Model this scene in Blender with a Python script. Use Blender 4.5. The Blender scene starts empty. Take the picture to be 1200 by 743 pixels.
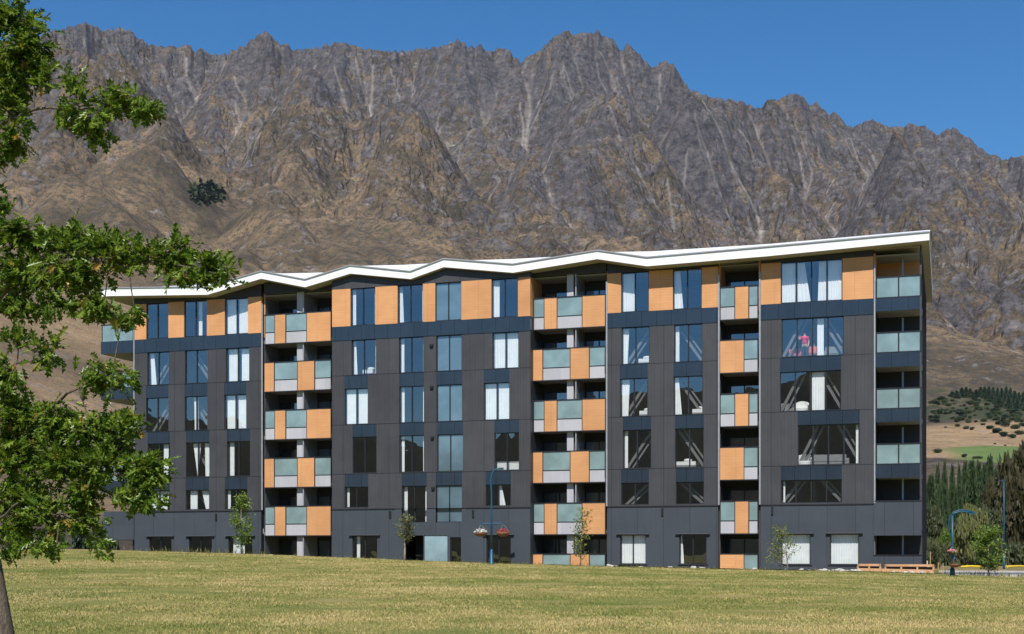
import bpy, math, random
import numpy as np
from mathutils import Vector, Matrix

random.seed(7)
rng = np.random.default_rng(11)
scene = bpy.context.scene
COL = scene.collection
F = 1580.0            # focal length in photo pixels
CAM_H = 1.6

def W(px, py, depth):
    """a point of the place from its bearing in the photo and its distance"""
    return Vector(((px - 600.0) / F * depth, depth, CAM_H + (648.0 - py) / F * depth))

# ------------------------------------------------------------------ camera, sun, sky
cd = bpy.data.cameras.new('camera')
cam = bpy.data.objects.new('camera', cd); COL.objects.link(cam)
cam.location = (0, 0, CAM_H); cam.rotation_euler = (math.radians(90), 0, 0)
cd.sensor_width = 36.0; cd.lens = F / 1200 * 36.0
cd.shift_y = (648 - 371.5) / 1200
cd.clip_start = 0.5; cd.clip_end = 20000
scene.camera = cam

SUN_EL = math.radians(50)
SUN_AZ = math.atan2(-0.9515, -0.3076) + math.radians(9)      # direction towards the sun, from +X, anticlockwise
sd = Vector((math.cos(SUN_EL) * math.cos(SUN_AZ), math.cos(SUN_EL) * math.sin(SUN_AZ), math.sin(SUN_EL)))
ld = bpy.data.lights.new('sun', 'SUN'); ld.energy = 5.0; ld.angle = math.radians(0.53); ld.color = (1.0, 0.955, 0.89)
sun = bpy.data.objects.new('sun', ld); COL.objects.link(sun)
sun.rotation_euler = sd.to_track_quat('Z', 'Y').to_euler()
wd = bpy.data.worlds.new('World'); scene.world = wd; wd.use_nodes = True
nt = wd.node_tree
bg = nt.nodes['Background']
sky = nt.nodes.new('ShaderNodeTexSky'); sky.sky_type = 'NISHITA'; sky.sun_disc = False
sky.sun_elevation = SUN_EL
sky.sun_rotation = math.atan2(sd.x, sd.y)
sky.altitude = 800; sky.air_density = 1.0; sky.dust_density = 0.15; sky.ozone_density = 4.0
hs = nt.nodes.new('ShaderNodeHueSaturation'); hs.inputs['Saturation'].default_value = 1.30; hs.inputs['Value'].default_value = 1.75
nt.links.new(sky.outputs[0], hs.inputs['Color']); nt.links.new(hs.outputs[0], bg.inputs[0]); bg.inputs[1].default_value = 0.06
scene.view_settings.view_transform = 'Standard'; scene.view_settings.look = 'None'
scene.view_settings.exposure = 0.22; scene.view_settings.gamma = 1.0
scene.view_settings.use_curve_mapping = False
scene.render.engine = 'CYCLES'
scene.cycles.max_bounces = 6; scene.cycles.transparent_max_bounces = 12
scene.cycles.volume_bounces = 0
scene.cycles.use_denoising = True

# ------------------------------------------------------------------ materials
class NT:
    def __init__(s, name):
        s.m = bpy.data.materials.new(name); s.m.use_nodes = True
        s.t = s.m.node_tree; s.p = s.t.nodes['Principled BSDF']; s.o = s.t.nodes['Material Output']
    def n(s, typ, **kw):
        nd = s.t.nodes.new(typ)
        for k, v in kw.items():
            if k.startswith('_'): setattr(nd, k[1:], v)
            else: nd.inputs[k.replace('__', ' ')].default_value = v
        return nd
    def l(s, a, b): s.t.links.new(a, b)
    def math(s, op, a, b=None, clamp=False):
        nd = s.t.nodes.new('ShaderNodeMath'); nd.operation = op; nd.use_clamp = clamp
        for i, v in enumerate((a, b)):
            if v is None: continue
            if isinstance(v, (int, float)): nd.inputs[i].default_value = v
            else: s.l(v, nd.inputs[i])
        return nd.outputs[0]
    def mix(s, f, a, b, blend='MIX'):
        nd = s.t.nodes.new('ShaderNodeMix'); nd.data_type = 'RGBA'; nd.blend_type = blend
        for i, v in ((0, f), (6, a), (7, b)):
            if isinstance(v, (int, float)): nd.inputs[i].default_value = v
            elif isinstance(v, tuple): nd.inputs[i].default_value = v if len(v) == 4 else v + (1,)
            else: s.l(v, nd.inputs[i])
        return nd.outputs[2]
    def ramp(s, f, stops):
        nd = s.t.nodes.new('ShaderNodeValToRGB'); cr = nd.color_ramp
        while len(cr.elements) < len(stops): cr.elements.new(0.5)
        for e, (p, c) in zip(cr.elements, stops):
            e.position = p; e.color = (c if len(c) == 4 else c + (1,)) if isinstance(c, tuple) else (c, c, c, 1)
        s.l(f, nd.inputs[0]); return nd.outputs[0]
    def noise(s, scale, detail=4, rough=0.6, vec=None, dist=0.0):
        nd = s.n('ShaderNodeTexNoise', Scale=scale, Detail=detail, Roughness=rough, Distortion=dist)
        if vec is not None: s.l(vec, nd.inputs['Vector'])
        return nd.outputs['Fac']
    def obj(s): return s.t.nodes.new('ShaderNodeTexCoord').outputs['Object']
    def mapped(s, vec, scale=(1, 1, 1), rot=(0, 0, 0)):
        nd = s.t.nodes.new('ShaderNodeMapping'); nd.inputs['Scale'].default_value = scale
        nd.inputs['Rotation'].default_value = rot; s.l(vec, nd.inputs['Vector']); return nd.outputs[0]
    def bump(s, h, strength=0.5, dist=0.02):
        nd = s.n('ShaderNodeBump', Strength=strength, Distance=dist); s.l(h, nd.inputs['Height'])
        s.l(nd.outputs[0], s.p.inputs['Normal']); return nd
    def color(s, c):
        if isinstance(c, tuple): s.p.inputs['Base Color'].default_value = c if len(c) == 4 else c + (1,)
        else: s.l(c, s.p.inputs['Base Color'])
    def set(s, rough=0.6, metal=0.0, spec=0.5):
        s.p.inputs['Roughness'].default_value = rough; s.p.inputs['Metallic'].default_value = metal
        s.p.inputs['Specular IOR Level'].default_value = spec

def plain(name, c, rough=0.6, metal=0.0, var=0.12, scale=3.0, spec=0.5):
    k = NT(name); v = k.noise(scale, 5, 0.6, k.obj())
    lo = tuple(x * (1 - var) for x in c); hi = tuple(min(1, x * (1 + var)) for x in c)
    k.color(k.ramp(v, [(0.3, lo), (0.7, hi)])); k.set(rough, metal, spec); return k.m

# ------------------------------------------------------------------ mesh helpers
def set_props(o, label=None, cat=None, group=None, kind=None):
    if label: o['label'] = label
    if cat: o['category'] = cat
    if group: o['group'] = group
    if kind: o['kind'] = kind
    return o

def mesh_np(name, v, faces, mat, smooth=False, attrs=None):
    """v (n,3); faces: one (m,k) array or a list of such arrays"""
    if not isinstance(faces, list): faces = [faces]
    me = bpy.data.meshes.new(name)
    v = np.ascontiguousarray(v, dtype=np.float32)
    idx = np.concatenate([f.ravel() for f in faces]).astype(np.int32)
    tot = np.concatenate([np.full(len(f), f.shape[1], np.int32) for f in faces])
    st = np.concatenate([[0], np.cumsum(tot)[:-1]]).astype(np.int32)
    me.vertices.add(len(v)); me.vertices.foreach_set('co', v.ravel())
    me.loops.add(len(idx)); me.loops.foreach_set('vertex_index', idx)
    me.polygons.add(len(tot)); me.polygons.foreach_set('loop_start', st); me.polygons.foreach_set('loop_total', tot)
    if smooth: me.polygons.foreach_set('use_smooth', np.ones(len(tot), bool))
    me.update(calc_edges=True)
    for k, a in (attrs or {}).items():
        at = me.attributes.new(k, 'FLOAT', 'POINT'); at.data.foreach_set('value', np.ascontiguousarray(a, np.float32).ravel())
    me.validate()
    if mat: me.materials.append(mat)
    return me

def link(name, me, parent=None):
    o = bpy.data.objects.new(name, me); COL.objects.link(o)
    if parent: o.parent = parent
    return o

def empty(name, loc=(0, 0, 0), rz=0.0, parent=None):
    o = bpy.data.objects.new(name, None); COL.objects.link(o); o.location = loc; o.rotation_euler = (0, 0, rz)
    o.empty_display_size = 0.2
    if parent: o.parent = parent
    return o

class MB:
    """collects polygons, then links them as ONE mesh object"""
    def __init__(s): s.v = []; s.f = []
    def poly(s, pts):
        i = len(s.v); s.v += [tuple(p) for p in pts]; s.f.append(tuple(range(i, i + len(pts))))
    def box(s, x0, x1, y0, y1, z0, z1):
        if x1 < x0: x0, x1 = x1, x0
        if y1 < y0: y0, y1 = y1, y0
        i = len(s.v)
        s.v += [(x0, y0, z0), (x1, y0, z0), (x1, y1, z0), (x0, y1, z0), (x0, y0, z1), (x1, y0, z1), (x1, y1, z1), (x0, y1, z1)]
        s.f += [(i + a, i + b, i + c, i + d) for a, b, c, d in ((0, 3, 2, 1), (4, 5, 6, 7), (0, 1, 5, 4), (1, 2, 6, 5), (2, 3, 7, 6), (3, 0, 4, 7))]
    def beam(s, a, b, w, h=None):
        """square bar between two points"""
        a, b = Vector(a), Vector(b); h = h or w; d = (b - a).normalized()
        up = Vector((0, 1, 0)) if abs(d.y) < 0.9 else Vector((1, 0, 0))
        p = d.cross(up).normalized() * w / 2; q = d.cross(p).normalized() * h / 2
        i = len(s.v)
        for c in (a, b): s.v += [tuple(c + p + q), tuple(c - p + q), tuple(c - p - q), tuple(c + p - q)]
        s.f += [(i + 3, i + 2, i + 1, i), (i + 4, i + 5, i + 6, i + 7)] + [(i + j, i + (j + 1) % 4, i + 4 + (j + 1) % 4, i + 4 + j) for j in range(4)]
    def tube(s, pts, rad, n=8, cap=True):
        pts = [Vector(p) for p in pts]
        if isinstance(rad, (int, float)): rad = [rad] * len(pts)
        base = len(s.v); ref = Vector((0.31, 0.9, 0.17))
        for j, p in enumerate(pts):
            d = (pts[min(j + 1, len(pts) - 1)] - pts[max(j - 1, 0)]).normalized()
            a = d.cross(ref).normalized(); b = d.cross(a)
            for k in range(n):
                t = 2 * math.pi * k / n
                s.v.append(tuple(p + (a * math.cos(t) + b * math.sin(t)) * rad[j]))
        for j in range(len(pts) - 1):
            for k in range(n):
                a0 = base + j * n + k; a1 = base + j * n + (k + 1) % n
                s.f.append((a0, a1, a1 + n, a0 + n))
        if cap:
            s.f.append(tuple(base + k for k in range(n - 1, -1, -1))); s.f.append(tuple(base + (len(pts) - 1) * n + k for k in range(n)))
    def lathe(s, cx, cy, prof, n=16):
        """prof: list of (radius, z)"""
        base = len(s.v)
        for r, z in prof:
            for k in range(n):
                t = 2 * math.pi * k / n; s.v.append((cx + r * math.cos(t), cy + r * math.sin(t), z))
        for j in range(len(prof) - 1):
            for k in range(n):
                a0 = base + j * n + k; a1 = base + j * n + (k + 1) % n
                s.f.append((a0, a1, a1 + n, a0 + n))
        s.f.append(tuple(base + k for k in range(n - 1, -1, -1))); s.f.append(tuple(base + (len(prof) - 1) * n + k for k in range(n)))
    def build(s, name, mat, parent=None, smooth=False):
        me = bpy.data.meshes.new(name); me.from_pydata(s.v, [], s.f); me.update()
        if smooth: me.polygons.foreach_set('use_smooth', [True] * len(me.polygons))
        me.materials.append(mat); return link(name, me, parent)

# ------------------------------------------------------------------ noise on arrays
_perm = rng.permutation(4096)
_g = rng.uniform(-1, 1, 4096); 
_ga = rng.uniform(0, 2 * np.pi, 4096); _gx = np.cos(_ga); _gy = np.sin(_ga)
def pn(x, y, seed=0):
    xi = np.floor(x).astype(np.int64); yi = np.floor(y).astype(np.int64); fx = x - xi; fy = y - yi
    u = fx * fx * fx * (fx * (fx * 6 - 15) + 10); v = fy * fy * fy * (fy * (fy * 6 - 15) + 10)
    def h(i, j):
        k = _perm[(i + seed * 131) & 4095]; k = _perm[(k + j + seed * 17) & 4095]; return k
    def gd(i, j, dx, dy):
        k = h(i, j); return _gx[k] * dx + _gy[k] * dy
    a = gd(xi, yi, fx, fy); b = gd(xi + 1, yi, fx - 1, fy); c = gd(xi, yi + 1, fx, fy - 1); d = gd(xi + 1, yi + 1, fx - 1, fy - 1)
    return 1.5 * ((a + (b - a) * u) + ((c + (d - c) * u) - (a + (b - a) * u)) * v)
def fbm(x, y, oct=5, seed=0, gain=0.5):
    r = 0; a = 1; 
    for o in range(oct): r = r + a * pn(x * 2 ** o, y * 2 ** o, seed + o); a *= gain
    return r
def ridged(x, y, oct=5, seed=0, gain=0.55):
    r = 0; a = 1; w = 1
    for o in range(oct):
        n = (1 - np.abs(pn(x * 2 ** o, y * 2 ** o, seed + o))) ** 2 * w
        r = r + a * n; w = np.clip(n * 1.6, 0, 1); a *= gain
    return r
def sstep(a, b, x):
    t = np.clip((x - a) / (b - a), 0, 1); return t * t * (3 - 2 * t)
# ================================================================== TERRAIN
BX, BY = 12.3, 81.0                       # building origin
UX, UY = 0.9515, -0.3076                  # along the front, to the right
VX, VY = 0.3076, 0.9515                   # into the building
BROT = math.atan2(UY, UX)
def to_sd(x, y):
    return (x - BX) * UX + (y - BY) * UY, (x - BX) * VX + (y - BY) * VY
def S(px, d=0.0):
    k = (px - 600) / F
    return (k * (BY + VY * d) - BX - VX * d) / (UX - UY * k)
def ZL(px, py, d=0.0):
    """height of a bearing on the plane d behind the front"""
    s = S(px, d); dep = BY + UY * s + VY * d
    return CAM_H + (648 - py) / F * dep
def L2W(s, d, z=0.0): return Vector((BX + UX * s + VX * d, BY + UY * s + VY * d, z))

# height of the lawn's far edge, along the front
_es = np.array([S(p, -3) for p in (100, 150, 312, 460, 620, 712, 850, 1000, 1100, 1200)])
_ey = (643.5, 645, 650, 656, 661.5, 664, 667, 670, 673, 677)
_ez = np.array([ZL(p, y, -3) for p, y in zip((100, 150, 312, 460, 620, 712, 850, 1000, 1100, 1200), _ey)])
def ground_z(x, y):
    x = np.asarray(x, float); y = np.asarray(y, float)
    s, d = to_sd(x, y)
    ze = np.interp(s, _es, _ez)
    lawn = ze * np.clip(1 + (d + 3) / 78.0, 0, 1.0)
    beyond = ze + (0.15 - ze) * sstep(-3, 1.5, d)                 # drops off behind the crest
    near = np.where(d < -3, lawn, beyond)
    back = 0.15
    far = far_z(x, y)
    t = sstep(120, 200, y + 0.1 * x)
    return np.where(y > 105, back * (1 - t) + t * far, near)

_fp = np.array([-200, 0, 150, 300, 500, 700, 900, 1100, 1400])     # bearings
_fy = np.array([150, 300, 500, 700, 1000, 1300, 1700, 2200, 3000, 3900, 4700, 5600])
_ft = np.array([  # tangent of the elevation by distance
    [0.000, 0.035, .100, .150, .205, .235, .275, .295, .320, .350, .378, .330],
    [0.000, 0.030, .090, .140, .190, .222, .262, .285, .310, .350, .378, .330],
    [0.000, 0.020, .065, .105, .155, .195, .240, .262, .292, .345, .383, .330],
    [0.000, 0.010, .050, .085, .125, .160, .200, .212, .255, .330, .370, .320],
    [0.000, 0.005, .040, .070, .105, .135, .185, .200, .262, .325, .368, .320],
    [0.000, 0.000, .035, .060, .090, .118, .140, .190, .270, .330, .378, .320],
    [0.000, 0.000, .040, .062, .088, .112, .134, .180, .245, .295, .335, .280],
    [0.000, 0.004, .052, .073, .096, .117, .132, .176, .232, .270, .305, .255],
    [0.000, 0.004, .050, .075, .100, .120, .132, .168, .212, .242, .270, .220]])
def bilin(xs, ys, T, x, y):
    ix = np.clip(np.searchsorted(xs, x) - 1, 0, len(xs) - 2); iy = np.clip(np.searchsorted(ys, y) - 1, 0, len(ys) - 2)
    fx = np.clip((x - xs[ix]) / (xs[ix + 1] - xs[ix]), 0, 1); fy = np.clip((y - ys[iy]) / (ys[iy + 1] - ys[iy]), 0, 1)
    a = T[ix, iy] * (1 - fx) + T[ix + 1, iy] * fx; b = T[ix, iy + 1] * (1 - fx) + T[ix + 1, iy + 1] * fx
    return a * (1 - fy) + b * fy
def far_z(x, y):
    yy = np.maximum(y, 60.0); px = 600 + F * x / yy
    z = bilin(_fp, _fy, _ft, px, yy) * yy
    return z + 0.15 + fbm(x / 90, y / 90, 4, 40) * 2.0 * sstep(150, 600, y)

def spur(x, y, pts, width, height):
    """adds a ridge along a polyline of (px, distance, height factor)"""
    best = np.full(x.shape, 1e9); hh = np.zeros(x.shape)
    P = [((p - 600) / F * r, r, f) for p, r, f in pts]
    for (ax, ay, af), (bx, by, bf) in zip(P[:-1], P[1:]):
        dx, dy = bx - ax, by - ay; t = np.clip(((x - ax) * dx + (y - ay) * dy) / (dx * dx + dy * dy), 0, 1)
        dd = np.hypot(x - ax - t * dx, y - ay - t * dy); m = dd < best
        best = np.where(m, dd, best); hh = np.where(m, af + (bf - af) * t, hh)
    return height * hh * np.maximum(0, 1 - best / width) ** 1.25

SKY = [(-250, 70), (-120, 40), (-40, 60), (0, 50), (40, 42), (68, 35), (75, 34), (90, 30), (95, 26), (100, 24.5), (104, 27), (110, 31), (120, 36.5), (126, 35.5), (134, 35), (140, 33), (146, 34.5), (155, 38.5), (165, 45), (175, 54), (190, 55), (205, 55), (218, 53), (222, 54), (231, 61), (235, 56.5), (240, 61), (249, 64), (266, 63), (275, 59), (290, 50), (300, 44), (308, 38.5), (314, 39), (321, 46), (330, 52), (338, 53.5), (346, 59), (351, 59), (358, 57.5), (364, 58), (372, 56), (385, 53), (400, 48), (407, 48.5), (413, 53), (420, 57), (432, 57.5), (437, 57.5), (441, 55.5), (446, 58), (454, 61), (463, 60), (470, 60.5), (485, 59), (500, 57), (515, 53), (522, 51), (530, 50), (534, 47), (538, 46), (542, 51), (549, 55), (556, 54), (562, 50), (566, 56), (572, 62), (580, 59), (590, 57.5), (595, 58.5), (602, 66), (611, 73.5), (618, 68), (624, 63), (630, 60), (640, 52), (650, 43.5), (660, 36.5), (666, 37), (671, 40.5), (680, 40.5), (688, 37), (693, 39), (698, 36), (702, 35.5), (706, 40.5), (714, 42), (720, 49), (724, 57), (727, 60.5), (731, 56.5), (735, 52), (739, 55), (744, 58), (750, 65), (757, 72), (763, 76), (772, 75), (778, 69), (782, 73), (788, 73), (796, 85), (801, 94), (803, 97), (810, 105), (820, 108), (828, 111), (835, 115.5), (846, 116), (856, 117), (865, 120), (870, 119), (878, 124), (885, 128), (893, 124), (900, 117.5), (908, 118), (915, 113), (922, 112), (927, 109.5), (933, 112), (940, 114), (948, 121), (957, 120), (965, 128), (972, 134), (979, 131), (984, 138), (990, 146), (1000, 150), (1006, 147), (1015, 142.5), (1024, 142), (1032, 146), (1040, 147.5), (1047, 150), (1052, 148), (1058, 149), (1068, 146), (1075, 145), (1082, 147), (1090, 151), (1097, 158), (1102, 157), (1110, 152), (1117, 151), (1124, 153), (1130, 157), (1138, 165), (1148, 172), (1155, 179), (1160, 183), (1168, 183), (1174, 187), (1180, 188), (1187, 184), (1194, 182), (1200, 185), (1230, 200), (1300, 190), (1400, 230)]
SKYX = np.array([a for a, b in SKY], float); SKYT = (648 - np.array([b for a, b in SKY], float)) / F

def erode(h, cell, n, steps, batches, seed, k_er=0.35, cap=6.0, inertia=0.25):
    r = np.random.default_rng(seed); H, Wd = h.shape
    flow = np.zeros_like(h); h = h.copy()
    for b in range(batches):
        x = r.uniform(2, Wd - 3, n); y = r.uniform(2, H - 3, n); dx = np.zeros(n); dy = np.zeros(n)
        sed = np.zeros(n); vel = np.ones(n); wat = np.ones(n); alive = np.ones(n, bool)
        for s in range(steps):
            ix = x.astype(int); iy = y.astype(int); fx = x - ix; fy = y - iy; k = iy * Wd + ix
            hf = h.ravel(); a, bb, c, d = hf[k], hf[k + 1], hf[k + Wd], hf[k + Wd + 1]
            gx = (bb - a) * (1 - fy) + (d - c) * fy; gy = (c - a) * (1 - fx) + (d - bb) * fx
            z = (a * (1 - fx) + bb * fx) * (1 - fy) + (c * (1 - fx) + d * fx) * fy
            gl = np.hypot(gx, gy) + 1e-9
            dx = dx * inertia - gx / gl * (1 - inertia); dy = dy * inertia - gy / gl * (1 - inertia)
            l = np.hypot(dx, dy) + 1e-9; dx /= l; dy /= l
            nx = np.clip(x + dx, 1, Wd - 3); ny = np.clip(y + dy, 1, H - 3)
            jx = nx.astype(int); jy = ny.astype(int); gx2 = nx - jx; gy2 = ny - jy; k2 = jy * Wd + jx
            z2 = (hf[k2] * (1 - gx2) + hf[k2 + 1] * gx2) * (1 - gy2) + (hf[k2 + Wd] * (1 - gx2) + hf[k2 + Wd + 1] * gx2) * gy2
            dz = z2 - z
            capc = np.maximum(-dz, 0.02 * cell) * vel * wat * cap / 10
            dep = np.where(dz > 0, np.minimum(dz, sed), np.where(sed > capc, (sed - capc) * 0.25, 0))
            ero = np.where((dz <= 0) & (sed < capc), np.minimum((capc - sed) * k_er, -dz * 0.15), 0)
            ch = np.where(alive, dep - ero, 0); sed = sed - np.where(alive, dep - ero, 0)
            w00 = (1 - fx) * (1 - fy); w10 = fx * (1 - fy); w01 = (1 - fx) * fy; w11 = fx * fy
            kk = np.concatenate([k, k + 1, k + Wd, k + Wd + 1])
            ww = np.concatenate([ch * w00, ch * w10, ch * w01, ch * w11])
            h = (hf + np.clip(np.bincount(kk, ww, hf.size), -0.02 * cell, 0.015 * cell)).reshape(H, Wd)
            flow.ravel()[:] += np.bincount(k, wat * alive, hf.size)
            vel = np.sqrt(np.maximum(vel * vel - dz * 0.08, 0.05)); vel = np.minimum(vel, 5); wat *= 0.985
            x, y = nx, ny
    return h, flow

def blur(a, n=1):
    for _ in range(n):
        p = np.pad(a, 1, mode='edge')
        a = (p[1:-1, 1:-1] * 4 + 2 * (p[:-2, 1:-1] + p[2:, 1:-1] + p[1:-1, :-2] + p[1:-1, 2:]) + p[:-2, :-2] + p[:-2, 2:] + p[2:, :-2] + p[2:, 2:]) / 16
    return a
def up2(a):
    H, Wd = a.shape; o = np.zeros((2 * H - 1, 2 * Wd - 1)); o[::2, ::2] = a
    o[1::2, ::2] = (a[1:] + a[:-1]) / 2; o[:, 1::2] = (o[:, :-1:2] + o[:, 2::2]) / 2
    return o
def samp(a, x0, y0, cell, x, y):
    H, Wd = a.shape; fx = np.clip((x - x0) / cell, 0, Wd - 1.001); fy = np.clip((y - y0) / cell, 0, H - 1.001)
    ix = fx.astype(int); iy = fy.astype(int); fx = fx - ix; fy = fy - iy
    return (a[iy, ix] * (1 - fx) + a[iy, ix + 1] * fx) * (1 - fy) + (a[iy + 1, ix] * (1 - fx) + a[iy + 1, ix + 1] * fx) * fy

def talus(h, cell, lim, n):
    for _ in range(n):
        for ax in (0, 1):
            d = np.diff(h, axis=ax); e = np.sign(d) * np.maximum(np.abs(d) - lim * cell, 0) * 0.25
            if ax == 0: h[:-1] += e; h[1:] -= e
            else: h[:, :-1] += e; h[:, 1:] -= e
    return h
X0, Y0, CELL = -3000.0, 1100.0, 24.0
def grid(a):
    gx_ = X0 + CELL * np.arange(a[1]); gy_ = Y0 + CELL * np.arange(a[0]); return np.meshgrid(gx_, gy_)
GX, GY = grid((189, 251))
wx = fbm(GX / 700, GY / 700, 3, 3) * 260; wy = fbm(GX / 700, GY / 700, 3, 9) * 220
h = far_z(GX + wx * 0.3, GY + wy)
amp = sstep(1300, 2700, GY)
h += amp * 230 * (0.35 + 0.65 * sstep(2300, 4100, GY)) * (ridged((GX + wx) / 1050, (GY + wy) / 1500, 4, 20, 0.5) - 0.9)
h += amp * 60 * fbm(GX / 180, GY / 180, 3, 25)
# the big spurs of the photo
h += spur(GX, GY, [(-60, 4300, 1.0), (70, 3300, 1.0), (190, 2500, .95), (300, 2000, .75), (400, 1650, .35), (470, 1450, .1)], 520, 200)
h += spur(GX, GY, [(310, 4600, .8), (375, 3900, 1.), (430, 3200, 1.), (520, 2650, .8), (620, 2300, .45), (680, 2050, .1)], 450, 190)
h += spur(GX, GY, [(690, 4700, .9), (700, 4000, 1.), (760, 3300, .7), (800, 2700, .25)], 380, 150)
h += spur(GX, GY, [(540, 4700, .9), (560, 4000, 1.), (600, 3400, .7), (680, 2900, .3)], 300, 110)
h += spur(GX, GY, [(930, 4700, .9), (960, 4000, 1.), (1010, 3300, .6), (1080, 2700, .25)], 380, 140)
h += spur(GX, GY, [(1230, 3700, 1.), (1150, 3100, .7), (1090, 2600, .35), (1060, 2300, .1)], 340, 100)
CR = 4750 + 120 * fbm(GX / 900, GX * 0, 3, 77)
h -= 1.3 * np.maximum(GY - CR, 0)
h = talus(blur(h, 1), CELL, 0.85, 30); CAP = h + 12 + 90 * sstep(1700, 3000, GY)
h, fl = erode(h, CELL, 9000, 130, 30, 1, k_er=0.5, cap=10.0, inertia=0.3)
h = np.minimum(talus(h, CELL, 0.95, 10), CAP); CAP = up2(up2(CAP))
h = up2(h); fl0 = up2(fl); CELL /= 2; GX, GY = grid(h.shape)
h += sstep(1500, 2700, GY) * 42 * (ridged(GX / 230 + 0.2 * GY / 260, GY / 300, 3, 31, 0.5) - 0.9) + 8 * sstep(1100, 1700, GY) * fbm(GX / 110, GY / 110, 3, 5)
h, fl = erode(h, CELL, 24000, 70, 10, 2, k_er=0.45, cap=8.0, inertia=0.3)
h = talus(h, CELL, 1.05, 8)
h = up2(h); fl = up2(fl) + up2(fl0) * 0.5; CELL /= 2; GX, GY = grid(h.shape)
a2 = sstep(1400, 2700, GY)
h += a2 * 15 * (ridged(GX / 95 + GY / 300, GY / 130 - GX / 400, 4, 60, 0.6) - 0.9) + 2.0 * fbm(GX / 40, GY / 40, 3, 70)
h, fl2 = erode(h, CELL, 50000, 45, 4, 3, k_er=0.3)
h = talus(h, CELL, 1.25, 4)
fl = blur(fl, 2) * 0.25 + blur(fl2, 1)
h = np.minimum(h, CAP + 14 + 6 * fbm(GX / 90, GY / 90, 3, 88))

# final grid: fans out with distance
NC = 1250
rows = np.concatenate([np.geomspace(150, 1500, 170)[:-1], np.arange(1500, 5150, 4.6)])
kk = np.linspace(-0.52, 0.50, NC)
YY, KK = np.meshgrid(rows, kk, indexing='ij'); XX = KK * YY
zf = far_z(XX, YY)
bl = sstep(1200, 1500, YY)
ZZ = zf * (1 - bl) + bl * samp(h, X0, Y0, CELL, XX, YY)
FL = samp(fl, X0, Y0, CELL, XX, YY) * bl
DEP = bl
crag = sstep(1700, 2700, YY)
ZZ += crag * (6.0 * (ridged(XX / 62 + YY / 200, YY / 75 - XX / 260, 4, 170, 0.62) - 0.9) + 2.0 * (ridged(XX / 17, YY / 22, 3, 180, 0.6) - 0.9))
# skyline: bring the crest of every bearing to the height it has
pxk = 600 + F * kk
tgt = np.interp(pxk, SKYX, SKYT) + 0.0008 * fbm(pxk / 6, pxk * 0, 3, 8) + 0.0018 * (ridged(pxk / 8, pxk * 0 + 5.5, 3, 18, 0.6) - 0.95)
T = (ZZ - CAM_H) / YY
act = T.max(0)
ratio = tgt / act
ker = np.exp(-np.linspace(-2, 2, 121) ** 2); ker /= ker.sum()
low = np.convolve(np.pad(ratio, 60, mode='edge'), ker, 'valid')
Tn = T / act[None, :]
wl = sstep(0.45, 0.85, Tn); wh = sstep(0.94, 0.998, Tn)
ratio_f = 1 + (low[None, :] - 1) * wl
ratio_f = ratio_f * (1 + (ratio[None, :] / low[None, :] - 1) * wh)
ZZ = CAM_H + T * ratio_f * YY
for _ in range(2):
    T = (ZZ - CAM_H) / YY; act = T.max(0); Tn = T / act[None, :]
    ZZ = CAM_H + T * (1 + (tgt / act - 1)[None, :] * sstep(0.955, 0.9995, Tn)) * YY
# slope for the rock mask
gzx = np.gradient(ZZ, axis=1) / (np.gradient(kk)[None, :] * YY); gzy = np.gradient(ZZ, axis=0) / np.gradient(rows)[:, None] 
slope = np.hypot(gzx, gzy)
PXX = 600 + F * KK
PYY = 648 - F * (ZZ - CAM_H) / YY
n1 = fbm(XX / 300, YY / 300, 5, 101); n2 = fbm(XX / 60, YY / 60, 4, 111)
hill = ZZ / 1800
n3 = fbm(XX / 50 + 2.5 * n1, YY / 240 + 1.5 * n2, 5, 151)
rock = np.clip(0.40 + 0.20 * (slope - 0.9) + 0.55 * n3 + 0.35 * n1 + 0.55 * (hill - 0.5), 0, 1) 
warm = np.exp(-((PXX - 330) / 230.0) ** 2) * sstep(60, 190, PYY + 40 * n1) * 0.36 + 0.12 * sstep(250, 380, PYY + 50 * n1) * (1 - sstep(800, 950, PXX))
rock = np.clip(rock - warm, 0, 1)
rock *= 0.12 + 0.88 * sstep(1600, 2500, YY + 350 * n1 + 550 * sstep(0.05, 0.25, KK))
rock *= 1 - 0.65 * np.exp(-np.maximum(0, (PXX - 260) / 130) ** 2) * sstep(0.0, 1.0, (2500 - YY) / 500 + n1)
scree = sstep(3.3, 4.9, np.log1p(FL) + 0.5 * n2) * sstep(600, 1300, ZZ + 300 * n1) * np.clip(0.8 + 0.5 * n1, 0, 1)
# scree chutes: stones that ran down the gullies from below the crest
chute = np.zeros_like(ZZ); rt = np.random.default_rng(77); Rn, Cn = ZZ.shape
crest_row = T.argmax(0); sm = blur(ZZ, 2)
for q in range(340):
    j = rt.integers(10, Cn - 10); i = crest_row[j] - rt.integers(4, 330 if q % 3 else 60); L = int(rt.choice([25, 45, 90, 160], p=[.35, .3, .25, .1])); vj = 0.0; fj = float(j); wd = rt.uniform(.7, 1.7); st = rt.uniform(.35, 1.0)
    if i < 420: continue
    for n_ in range(L):
        j = int(fj)
        if not (5 < j < Cn - 6 and i > 260): break
        g = (sm[i, j + 3] - sm[i, j - 3]) / (6 * 0.00082 * rows[i]); gr = max((sm[i + 1, j] - sm[i - 1, j]) / 9.2, .15)
        vj = .55 * vj + .45 * np.clip(-g / gr * 1.25, -1.6, 1.6); fj += vj; i -= 1
        w_ = wd * (.5 + 1.2 * min(n_ / 30, 1)); f_ = st * min(1, (L - n_) / 12)
        for o_ in range(-4, 5):
            chute[i, min(max(j + o_, 0), Cn - 1)] = max(chute[i, min(max(j + o_, 0), Cn - 1)], f_ * max(0, 1 - abs(o_) / (w_ + .8)))
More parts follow.
